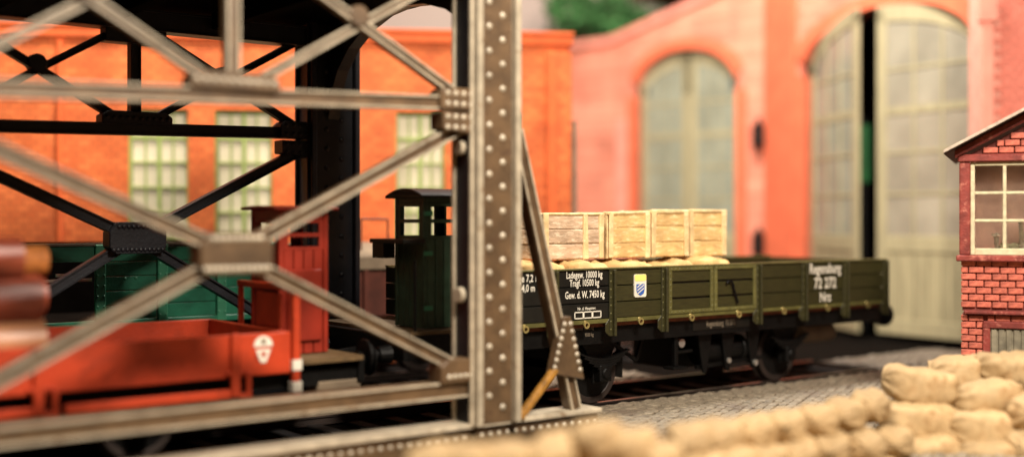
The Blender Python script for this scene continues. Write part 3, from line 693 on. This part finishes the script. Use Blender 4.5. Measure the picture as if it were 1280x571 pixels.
CR = [(-1.1, .14, 'crate_grey', 'wide greyish tan crate, leftmost on the olive wagon beside the steel brace'),
      (.2, 1.12, 'crate_wood', 'golden tan crate second from the left on the olive wagon'),
      (1.17, 1.99, 'crate_wood', 'golden tan crate second from the right on the olive wagon'),
      (2.06, 2.89, 'crate_wood', 'golden tan crate, rightmost on the olive wagon')]
for i, (a, b_, m, lb) in enumerate(CR): crate(a, b_, -.95, -.15, 2.24, 2.94 + (0, .02, .045, .055)[i], random.uniform(-4, 4), lb, m)

# ------------------------------------------------------------------ factory behind
FROT = R(7); FP = at(712, 274, 25.3); FP.z = 0
fd = Vector((math.cos(FROT), math.sin(FROT), 0))
def fx(px):      # local x on the factory front for a sight line
    k = (px - 640) / F
    return (k * FP.y - FP.x) / (fd.x - k * fd.y)
fa = thing('factory_building', 'orange brick factory hall with tall green framed windows behind the bridge', 'building', FP, FROT)
X0 = -19.0; ZT = 6.5
wins = [(fx(160), fx(235)), (fx(268), fx(340)), (fx(495), fx(556)), (fx(590), fx(650)), (fx(-210), fx(-130)), (fx(-95), fx(-20))]
wins.sort()
ZW0, ZW1 = .9, 5.08
w = MB(); xs = X0
for a, b_ in wins:
    w.box(xs, a, 0, .35, -.2, ZT); w.box(a, b_, 0, .35, -.2, ZW0); w.box(a, b_, 0, .35, ZW1, ZT); xs = b_
w.box(xs, 0, 0, .35, -.2, ZT)
w.box(-.35, 0, .35, 6, -.2, ZT)
w.build('wall', 'factory_brick', fa)
MB().box(X0, .06, -.1, .4, ZT, ZT + .2).box(X0, .08, -.14, .4, ZT + .2, ZT + .27).build('cornice', 'factory_trim', fa, bevel=.01)
dn = MB(); x = X0
while x < 0: dn.box(x, x + .07, -.05, -.001, ZT - .09, ZT - .002); x += .15
dn.build('dentils', 'factory_trim', fa, kind='stuff')
for a, b_ in ((fx(682), 0.03),): MB().box(a, b_, -.12, -.003, -.2, ZT - .15).build('pilaster', 'factory_brick', fa)
MB().box(fx(684), fx(694), -.17, -.121, -.2, ZT - .2).build('pilaster_strip', 'factory_trim', fa)
MB().cyl((fx(716), -.2, -.1), (fx(716), -.2, 4.9), .05, 10).build('downpipe', 'grey_sheet', fa)
MB().cyl((fx(76), -.12, -.1), (fx(76), -.12, 6.4), .06, 10).build('downpipe', 'factory_trim', fa)
for a, b_ in wins:
    wi = MB().box(a, a + .05, .1, .3, ZW0, ZW1).box(b_ - .05, b_, .1, .3, ZW0, ZW1).box(a + .05, b_ - .05, .1, .3, ZW1 - .06, ZW1).box(a + .05, b_ - .05, .1, .3, ZW0, ZW0 + .06).build('window', 'win_green', fa)
    MB().box(a - .08, b_ + .08, -.08, -.003, ZW0 - .1, ZW0).build('sill', 'factory_trim', wi)
    mu = MB(); nc, nr = 4, 8; cw, rh = (b_ - a - .1) / nc, (ZW1 - ZW0 - .12) / nr
    pm = MB().box(-cw / 2 + .012, cw / 2 - .012, -.01, .01, -rh / 2 + .012, rh / 2 - .012).mesh('pane', 'win_cream')
    for i in range(1, nc): q = .038 if i == 2 else .016; mu.box(a + .05 + i * cw - q, a + .05 + i * cw + q, .16 - q * .4, .24, ZW0 + .06, ZW1 - .06)
    for j in range(1, nr): q = .034 if j == nr - 1 else .016; mu.box(a + .05, b_ - .05, .155 - q * .4, .235, ZW0 + .06 + j * rh - q, ZW0 + .06 + j * rh + q)
    mu.build('glazing_bars', 'win_green', wi)
    for i in range(nc):
        for j in range(nr): inst('pane', pm, wi, (a + .05 + (i + .5) * cw, .21, ZW0 + .06 + (j + .5) * rh))

# ------------------------------------------------------------------ roundhouse: two bays at an angle and a brick end pier
def ground_at(px, Y): v = at(px, HY, Y); v.z = 0; return v
PA, PB, PC = ground_at(700, 39.5), ground_at(962, 34.5), ground_at(1226, 27.2)
rh = thing('engine_shed', 'salmon red brick engine shed with arched gates behind the wagon', 'building', PB, 0)
def arch_z(x, x0, x1, zs, rise): q = (2 * (x - x0) / (x1 - x0) - 1); return zs + rise * math.sqrt(max(0, 1 - q * q * .93))
def bay(P0, P1, o0, o1, zs, rise, prof, th=.5):
    d = P1 - P0; L = d.length; ang = math.atan2(d.y, d.x)
    M = Matrix.Translation(P0 - PB) @ Matrix.Rotation(ang, 4, 'Z')
    def put(mb, name, m, parent, bevel=0, kind=None):
        mb.v = [tuple(M @ Vector(v)) for v in mb.v]; return mb.build(name, m, parent, bevel, kind=kind)
    x0, x1 = o0, o1; k = 20
    b = MB(); b.box(0, x0, 0, th, -.2, zs)
    b.box(x1, L, 0, th, -.2, zs)
    def strip(xa, xb, za0, zb0, za1, zb1):
        vs = [(x, y, z) for y in (0, th) for x, z in ((xa, za0), (xb, zb0), (xb, zb1), (xa, za1))]
        b.add(vs, [(0, 1, 2, 3), (4, 7, 6, 5), (0, 4, 5, 1), (3, 2, 6, 7)])
    xs = [0, x0] + [x0 + (x1 - x0) * i / k for i in range(k + 1)] + [x1, L]
    for i in range(len(xs) - 1):
        a, c = xs[i], xs[i + 1]
        if c - a < 1e-5: continue
        inside = a >= x0 - 1e-6 and c <= x1 + 1e-6
        nseg = 1 if inside else 6
        for s_ in range(nseg):
            p_, q_ = a + (c - a) * s_ / nseg, a + (c - a) * (s_ + 1) / nseg
            strip(p_, q_, arch_z(p_, x0, x1, zs, rise) if inside else zs, arch_z(q_, x0, x1, zs, rise) if inside else zs, prof(p_ / L), prof(q_ / L))
    wl = put(b, 'wall', 'round_brick', rh)
    # arch ring and coping
    ar = MB(); wd = .32
    for i in range(k):
        xa, xb = x0 + (x1 - x0) * i / k, x0 + (x1 - x0) * (i + 1) / k
        za, zb = arch_z(xa, x0, x1, zs, rise), arch_z(xb, x0, x1, zs, rise); cx = (x0 + x1) / 2
        oa, ob = cx + (xa - cx) * 1.12, cx + (xb - cx) * 1.12
        vs = [(x, y, z) for y in (-.1, .02) for x, z in ((xa, za), (xb, zb), (ob, zb + wd), (oa, za + wd))]
        ar.add(vs, [(0, 1, 2, 3), (4, 7, 6, 5), (0, 4, 5, 1), (3, 2, 6, 7)])
    put(ar, 'arch_ring', 'round_trim', wl)
    put(MB().box(x0 - .3, x0, -.1, th + .02, -.2, zs + .02), 'jamb', 'round_trim', wl)
    put(MB().box(x1, x1 + .3, -.1, th + .02, -.2, zs + .02), 'jamb', 'round_trim', wl)
    cp = MB(); n_ = 24
    for i in range(n_):
        a, c = L * i / n_, L * (i + 1) / n_
        vs = [(x, y, z) for y in (-.15, th + .1) for x, z in ((a, prof(a / L)), (c, prof(c / L)), (c, prof(c / L) + .22), (a, prof(a / L) + .22))]
        cp.add(vs, [(0, 1, 2, 3), (4, 7, 6, 5), (0, 4, 5, 1), (3, 2, 6, 7)])
    put(cp, 'coping', 'round_pink', wl)
    put(MB().box(x0 - .6, L + 4.5, 5.0, 5.1, -.2, 10).box(x0 - .6, L + 4.5, th + .05, 5.0, 9.9, 10.0).box(L - .05, L + .05, th + .05, 5.0, -.2, 9.9), 'dark_hall', 'hall_brown', wl)
    return M, put
def leaf(M, hx, w, dirn, ang, zs, rise, full, glass, th=.45):
    """gate leaf hinged at hx, extending along dirn, opened by ang; top follows the arch of a full opening"""
    H = M @ Matrix.Translation((hx, .25, 0)) @ Matrix.Rotation(ang, 4, 'Z')
    def put(mb, name, m, parent, bevel=0): mb.v = [tuple(H @ Vector(v)) for v in mb.v]; return mb.build(name, m, parent, bevel)
    s = dirn
    def zt(x): return arch_z(x, 0, full, zs, rise) - .04      # x distance from the hinge
    fr = MB(); sw = .3; k = 10
    def bx(xa, xb, y0, y1, z0, z1): fr.box(min(s * xa, s * xb), max(s * xa, s * xb), y0, y1, z0, z1)
    bx(.02, sw, -.05, .05, .02, zs); bx(w - sw, w - .01, -.05, .05, .02, zt(w - sw) - .1)
    for i in range(k):
        xa, xb = .02 + (w - .03) * i / k, .02 + (w - .03) * (i + 1) / k
        lo = zs if (xb <= sw + .01 or xa >= w - sw - .01) else None
        za, zb = zt(xa), zt(xb)
        la, lb = (lo, lo) if lo else (za - .42, zb - .42)
        vs = [(s * x, y, z) for y in (-.05, .05) for x, z in ((xa, la), (xb, lb), (xb, zb), (xa, za))]
        fr.add(vs, [(0, 1, 2, 3), (4, 7, 6, 5), (0, 4, 5, 1), (3, 2, 6, 7), (0, 3, 7, 4), (1, 5, 6, 2)])
    bx(sw, w - sw, -.05, .05, 2.05, 2.45); bx(sw, w - sw, -.05, .05, .02, .4)
    nc, nr = 3, 5; z0, z1 = 2.45, zt(w / 2) - .42; cw, hh = (w - 2 * sw) / nc, (z1 - z0) / nr
    g_ = MB()
    for i in range(1, nc): g_.box(min(s * (sw + i * cw - .035), s * (sw + i * cw + .035)), max(s * (sw + i * cw - .035), s * (sw + i * cw + .035)), -.04, .04, z0, z1 + .3)
    for j in range(1, nr):
        q = .09 if j == 3 else .035
        g_.box(min(s * sw, s * (w - sw)), max(s * sw, s * (w - sw)), -.035, .035, z0 + j * hh - q, z0 + j * hh + q)
    lf = put(fr, 'gate_leaf', 'door_cream', rh, .01)
    put(g_, 'glazing_bars', 'door_cream', lf)
    for i in range(nc):
        for j in range(nr):
            xa, xb = s * (sw + i * cw), s * (sw + (i + 1) * cw)
            top = z0 + (j + 1) * hh + (.3 if j == nr - 1 else 0)
            put(MB().box(min(xa, xb), max(xa, xb), -.012, .012, z0 + j * hh, top), 'pane', glass, lf)
    for i in range(6):
        a = sw + (w - 2 * sw) * i / 6; c = sw + (w - 2 * sw) * (i + 1) / 6
        put(MB().box(min(s * a, s * c) + .01, max(s * a, s * c) - .01, -.02, .02, .4, 2.05), 'board', 'door_cream', lf)
def prof2(u): return 10.6 + .6 * (1 - abs(2 * u - 1))
def bx_on(P0, P1, px):
    d = (P1 - P0); L = d.length; d = d / L; k = (px - 640) / F
    return (k * P0.y - P0.x) / (d.x - k * d.y)
LA = (PB - PA).length; u1, u2 = bx_on(PA, PB, 764) / LA, bx_on(PA, PB, 850) / LA
z1_, z2_ = CAMH + (HY - 47) / F * (PA + (PB - PA) * u1).y - .22, CAMH + (HY - 8) / F * (PA + (PB - PA) * u2).y - .22
def prof1(u): return z1_ if u < u1 else min(10.8, z1_ + (z2_ - z1_) * (u - u1) / (u2 - u1))
a0, a1 = bx_on(PA, PB, 796), bx_on(PA, PB, 922)
M1, put1 = bay(PA, PB, a0, a1, 6.65, 1.35, prof1)
leaf(M1, a0, (a1 - a0) / 2 - .01, 1, 0, 6.65, 1.35, a1 - a0, 'door_glass_green'); leaf(M1, a1, (a1 - a0) / 2 - .01, -1, 0, 6.65, 1.35, a1 - a0, 'door_glass_green')
b0, b1 = bx_on(PB, PC, 1006), bx_on(PB, PC, 1220)
M2, put2 = bay(PB, PC, b0, b1, 6.75, 1.45, prof2)
put2(MB().box(-.05, b0 - .32, -.16, -.002, -.2, 10.6), 'pilaster', 'round_trim', rh)
put1(MB().box(a0 - .75, a0 - .32, -.08, -.002, -.2, 6.0), 'pilaster', 'round_pink', rh)
hw = (b1 - b0) / 2 - .01
leaf(M2, b0, hw, 1, R(-16.5), 6.75, 1.45, b1 - b0, 'door_glass_green'); leaf(M2, b1, hw, -1, R(8), 6.75, 1.45, b1 - b0, 'door_glass')
for px_, z in ((945, 5.3), (945, 2.2)):
    q = PB + (PA - PB).normalized() * .45
    MB().box(q.x - PB.x - .14, q.x - PB.x + .14, q.y - PB.y - .5, q.y - PB.y - .1, z - .35, z + .25).cyl((q.x - PB.x, q.y - PB.y - .45, z + .25), (q.x - PB.x, q.y - PB.y - .45, z + .45), .14, 10, .03).build('wall_lantern', 'black_iron', rh, bevel=.03)
gp = at(1079, 190, 31.2)
o = MB().box(-.1, .1, -.1, .1, 0, 5.6).build('gate_stop_post', 'black_iron', None, bevel=.04); o.location = (gp.x, gp.y, -.1); tag(o, 'dark post with a green panel in the gap between the right hand gate leaves', 'post')
MB().box(-.2, .2, -.16, -.105, 3.9, 5.4).build('green_panel', 'green_post', o, bevel=.02)
# brick end pier, its bricks laid one by one
PD = at(1231, 274, 25.2); PD.z = 0
pr = thing('brick_tower', 'pink red brick wall with pilaster behind the small signal box roof', 'wall', PD, R(-6))
MB().box(.0, 3.2, .02, 1.2, -.2, 11).build('core', 'tower_mortar', pr)
MB().box(-.1, .17, -.1, .02, -.2, 6.98).box(-.16, .24, -.14, .02, 6.98, 7.5).build('pilaster', 'round_pink', pr, bevel=.02)
bm_ = MB().box(-.118, .118, -.022, .03, -.052, .052).mesh('brick', 'tower_brick', .008)
cnt = 0
for j in range(38):
    z = 4.35 + j * .124
    for i in range(5):
        x = .32 + (i + .5 * (j % 2)) * .262
        if x > 1.5: continue
        inst('brick', bm_, pr, (x, 0, z + random.uniform(-.004, .004)), (0, 0, R(random.uniform(-1, 1)))); cnt += 1

# ------------------------------------------------------------------ signal box on the right
SP = at(1201, 274, 17.5); SP.z = 0; SROT = R(-23)
sb = thing('signal_box', 'small red brick signal box with gabled roof and cream window at right edge', 'building', SP, SROT)
WB = 3.2                                            # width of the gabled front
sc = 1.0
MB().box(.02, WB - .02, .03, 3.0, -.15, 1.48).box(.02, WB - .02, .03, 3.0, 1.52, 2.24).build('wall_core', 'box_mortar', sb)
bme = MB().box(-.098, .098, -.018, .035, -.042, .042).mesh('brick', 'box_brick', .009)
bmh = MB().box(-.046, .046, -.018, .035, -.042, .042).mesh('brick', 'box_brick', .009)
def brick_row(z, x0, x1, odd):
    x = x0
    first = True
    while x < x1 - .04:
        if first and odd:
            inst('brick', bmh, sb, (x + .05, .01, z)); x += .106
        elif x + .2 > x1 + .02:
            if x + .1 <= x1 + .02: inst('brick', bmh, sb, (x + .05, .01, z))
            break
        else:
            inst('brick', bme, sb, (x + .102, .01 + random.uniform(-.006, .004), z + random.uniform(-.004, .004)), (0, R(random.uniform(-1.2, 1.2)), R(random.uniform(-1.5, 1.5)))); x += .212
        first = False
for j in range(7): brick_row(1.615 + j * .1, .0, 2.3, j % 2)
for j in range(16): brick_row(-.08 + j * .1, .0, .36, j % 2)
for j in range(14, 16): brick_row(-.08 + j * .1, .36, 2.3, j % 2)
MB().box(.05, WB, -.09, .05, 1.478, 1.528).build('ledge', 'box_red', sb, bevel=.012)
for n_, (a, b_, z0, z1) in (('lintel', (.3, 2.2, 1.28, 1.38)), ('jamb', (.3, .4, -.1, 1.28))): MB().box(a, b_, -.05, .06, z0, z1).build(n_, 'box_red', sb, bevel=.012)
dr = MB().box(.4, 2.2, .0, .05, -.1, 1.28).build('shutter', 'box_shutter', sb)
for i in range(16): MB().box(.41 + i * .1, .49 + i * .1, -.022, .002, -.1, 1.27).build('slat', 'box_shutter', dr, bevel=.01)
MB().box(-.06, WB, -.1, .06, 2.24, 2.33).build('sill_beam', 'box_red', sb, bevel=.015)
MB().box(-.02, .13, -.03, .12, 2.33, 3.68).build('corner_post', 'box_red', sb, bevel=.015)
MB().box(-.04, WB, -.06, .1, 3.68, 3.79).build('tie_beam', 'box_red', sb, bevel=.015)
# window
wn = MB().box(.13, .19, .0, .08, 2.33, 3.68).box(.19, 2.4, .0, .08, 2.33, 2.43).box(.19, 2.4, .0, .08, 3.62, 3.68).build('window', 'box_cream', sb, bevel=.01)
gb_ = MB()
for i in range(1, 6): gb_.box(.19 + i * .4 - .025, .19 + i * .4 + .025, .005, .06, 2.43, 3.62)
for j in range(1, 3): gb_.box(.19, 2.4, .004, .058, 2.43 + j * .4 - .022, 2.43 + j * .4 + .022)
gb_.build('glazing_bars', 'box_cream', wn, bevel=.008)
for i in range(5):
    for j in range(3): MB().box(.2 + i * .4, .58 + i * .4, .03, .036, 2.44 + j * .4, 2.82 + j * .4 if j < 2 else 3.61).build('pane', 'pane_glass', wn)
MB().box(.1, WB, .42, .5, 2.3, 3.66).build('back_partition', 'box_inside', sb)
MB().box(.02, .1, .14, 3.0, 2.33, 3.68).build('side_wall', 'box_inside', sb)
MB().box(.1, WB, .1, 1.4, 2.25, 2.3).build('room_floor', 'box_inside', sb)
q = MB().box(.5, 1.6, .3, .4, 2.3, 2.5).build('lever_frame', 'box_cream', sb, bevel=.03)
for i in range(4): MB().cyl((.5 + i * .33, .3, 2.3), (.47 + i * .33, .2, 2.62 + .2 * (i % 2)), .03, 6).dome((.47 + i * .33, .2, 2.62 + .2 * (i % 2)), (0, -.3, 1), .06).build('lever', 'box_white', q)
# gable bricks and roof
sl = .54; xr = WB / 2
MB().poly([(.12, 3.79), (WB - .12, 3.79), (xr, 3.79 + (xr - .12) * sl)], .04, .14).build('gable_core', 'box_mortar', sb)
for j in range(9):
    z = 3.845 + j * .1; x0 = .3 + j * .1 / sl
    if x0 < xr: brick_row(z, x0, min(WB - x0, 2.3), j % 2)
for s_ in (0, 1):
    def mx(x): return x if s_ == 0 else WB - x
    pa, pb = (-.22, 3.73), (xr, 3.72 + (xr + .22) * sl)
    vs = [(mx(p_[0]), y, p_[1] + dz) for y in (-.28, 3.2) for p_, dz in ((pa, .06), (pb, .06), (pb, .12), (pa, .12))]
    rfo = MB().add(vs, [(0, 1, 2, 3), (4, 7, 6, 5), (0, 4, 5, 1), (3, 2, 6, 7), (0, 3, 7, 4), (1, 5, 6, 2)]).build('roof', 'box_roof', sb)
    vs = [(mx(p_[0]), y, p_[1] + dz) for y in (-.32, -.282) for p_, dz in ((pa, .075), (pb, .075), (pb, .12), (pa, .12))]
    MB().add(vs, [(0, 1, 2, 3), (4, 7, 6, 5), (0, 4, 5, 1), (3, 2, 6, 7), (0, 3, 7, 4), (1, 5, 6, 2)]).build('roof_edge', 'box_white', rfo)
    vs = [(mx(p_[0]), y, p_[1] + dz) for y in (-.1, .1) for p_, dz in (((-.08, 3.72 + .14 * sl), -.06), (pb, -.06), (pb, .055), ((-.08, 3.72 + .14 * sl), .055))]
    MB().add(vs, [(0, 1, 2, 3), (4, 7, 6, 5), (0, 4, 5, 1), (3, 2, 6, 7), (0, 3, 7, 4), (1, 5, 6, 2)]).build('barge_board', 'box_red', sb, bevel=.012)

# ------------------------------------------------------------------ sandbags in the foreground on an earth bank
EX, EY = 14, 16
def ez(x, y): return max(-.19, .8 - .19 * (y - 9) + .08 * noise.noise((x, y, 0))) if 6.8 < y < 13.9 and -3.3 < x < 8.3 else -.2
ev = [(-3.5 + 12 * i / EX, 6.5 + 7.6 * j / EY, ez(-3.5 + 12 * i / EX, 6.5 + 7.6 * j / EY)) for i in range(EX + 1) for j in range(EY + 1)]
struct(MB().add(ev, [(i * (EY + 1) + j, (i + 1) * (EY + 1) + j, (i + 1) * (EY + 1) + j + 1, i * (EY + 1) + j + 1) for i in range(EX) for j in range(EY)]).build('embankment', 'earth', smooth=True))
bagm = [bag_mesh('sandbag', 'sandbag', .96, .68, .5, s, 56, 36, .05, pw=3.3) for s in (1, 2, 3, 4, 5)]
endm = [bag_mesh('sandbag', 'sandbag', .78, .45, .36, s, 50, 32, .05, pw=3.2) for s in (6, 7, 8, 9)]
def bag(px, py, Y, me, rz, label, rx=0, ry=0, sc=1.0):
    o = bpy.data.objects.new('sandbag', me); COL.objects.link(o); o.location = at(px, py, Y)
    o.rotation_euler = (R(rx), R(ry), R(rz)); o.scale = (sc, sc, sc)
    tag(o, label, 'sandbag', 'sandbags in the foreground'); return o
near = [(540, 578, 10.2), (588, 575, 10.3), (638, 572, 10.45), (690, 566, 10.6), (742, 547, 10.8), (786, 555, 10.9), (824, 571, 11.0)]
for i, (x, y, Y) in enumerate(near):
    bag(x, y, Y, endm[i % 4], 72 + random.uniform(-8, 8), ORD[i] + ' sandbag from the left in the nearest blurred row at the bottom edge', ry=random.uniform(-4, 8), sc=.98)
top = [(858, 549), (900, 543), (941, 537), (981, 531), (1020, 523), (1056, 514), (1086, 505)]
for i, (x, y) in enumerate(top):
    bag(x, y, 12.2 + .4 * i, endm[(i + 1) % 4], 76 + random.uniform(-8, 8), ORD[i] + ' sandbag from the left in the top course of the low wall', ry=random.uniform(-4, 6), sc=1.08)
for i in range(7):
    bag(876 + i * 40, 584 - i * 6, 12.0 + .4 * i, endm[i % 4], 80 + random.uniform(-8, 8), ORD[i] + ' sandbag from the left in the second course of the low wall', sc=1.06)
for i in range(6):
    bag(900 + i * 40, 618 - i * 6, 12.0 + .4 * i, endm[(i + 2) % 4], 80 + random.uniform(-8, 8), ORD[i] + ' sandbag from the left in the lowest course of the low wall')
big = [(1150, 479, 15.53, -4, 8, 'large sandbag tilted at the top left corner of the tall stack'),
       (1206, 464, 16.09, 6, -2, 'sandbag at the back of the tall stack below the brick pier of the signal box'),
       (1262, 460, 15.91, 4, 2, 'topmost sandbag of the tall stack at the right edge'),
       (1232, 496, 15.41, 6, -4, 'flat sandbag in the middle of the tall stack below the topmost one'),
       (1146, 522, 15.28, -4, 4, 'sandbag below the large tilted one at the left end of the tall stack'),
       (1230, 532, 15.09, 3, 1, 'plump wide sandbag in the lower middle of the tall stack'),
       (1296, 512, 15.02, 60, 0, 'sandbag end cut by the right edge beside the plump wide one'),
       (1158, 562, 15.02, 5, -3, 'lower left sandbag of the tall stack at the bottom edge'),
       (1240, 570, 14.89, 0, 2, 'lower right sandbag of the tall stack cut by the bottom edge'),
       (1296, 556, 14.83, 50, 0, 'lowest sandbag cut by the right edge')]
for i, (x, y, Y, rz, ry, lb) in enumerate(big): bag(x, y, Y, bagm[i % 5], rz, lb, ry=ry, sc=1.0)
for i, (x, y, Y) in enumerate([(1130, 592, 15.0), (1205, 598, 14.9), (1285, 594, 14.8)]): bag(x, y, Y, bagm[(i + 2) % 5], 0, ['left', 'middle', 'right'][i] + ' sandbag in the lowest course of the tall stack, below the frame', sc=1.0)

# ------------------------------------------------------------------ trees behind the sheds
def tree(name, label, base, h, r, nl, m, seed, sq=1.0):
    random.seed(seed)
    root = thing(name, label, 'tree', base, 0)
    tr = MB().cyl((0, 0, 0), (0, 0, h * .55), .3, 10, .18)
    for k in range(6):
        a = 2 * PI * k / 6 + .3; tr.cyl((0, 0, h * (.42 + .03 * k)), (math.cos(a) * r * .7, math.sin(a) * r * .7, h * (.62 + .05 * k)), .11, 7, .04)
    tr.build('trunk', 'bark', root)
    cl = [(Vector((random.uniform(-1, 1) * r * .8, random.uniform(-1, 1) * r * .6, h * .72 + random.uniform(-1, 1) * r * .55 * sq)), r * random.uniform(.25, .5)) for _ in range(14)]
    b = MB()
    for _ in range(nl):
        c, cr = random.choice(cl); d = Vector((random.gauss(0, 1), random.gauss(0, 1), random.gauss(0, 1))).normalized() * cr * random.uniform(.5, 1.05)
        p_ = c + d; x = Vector((random.gauss(0, 1), random.gauss(0, 1), random.gauss(0, 1))).normalized(); y = x.orthogonal().normalized(); s_ = random.uniform(.1, .2)
        b.add([p_ - x * s_, p_ + y * s_ * .5, p_ + x * s_, p_ - y * s_ * .5], [(0, 1, 2, 3)])
    b.build('crown', m, root)
b_ = at(738, 274, 42); tree('broadleaf_tree', 'dark green leafy tree above the engine shed roof', (b_.x, 42, -.2), 12.9, 2.3, 5200, 'leaf', 3)
b_ = at(806, 274, 43); tree('broadleaf_tree', 'pale grey green tree beside the dark one above the roof', (b_.x, 43, -.2), 14.6, 2.1, 1700, 'leaf_pale', 5)
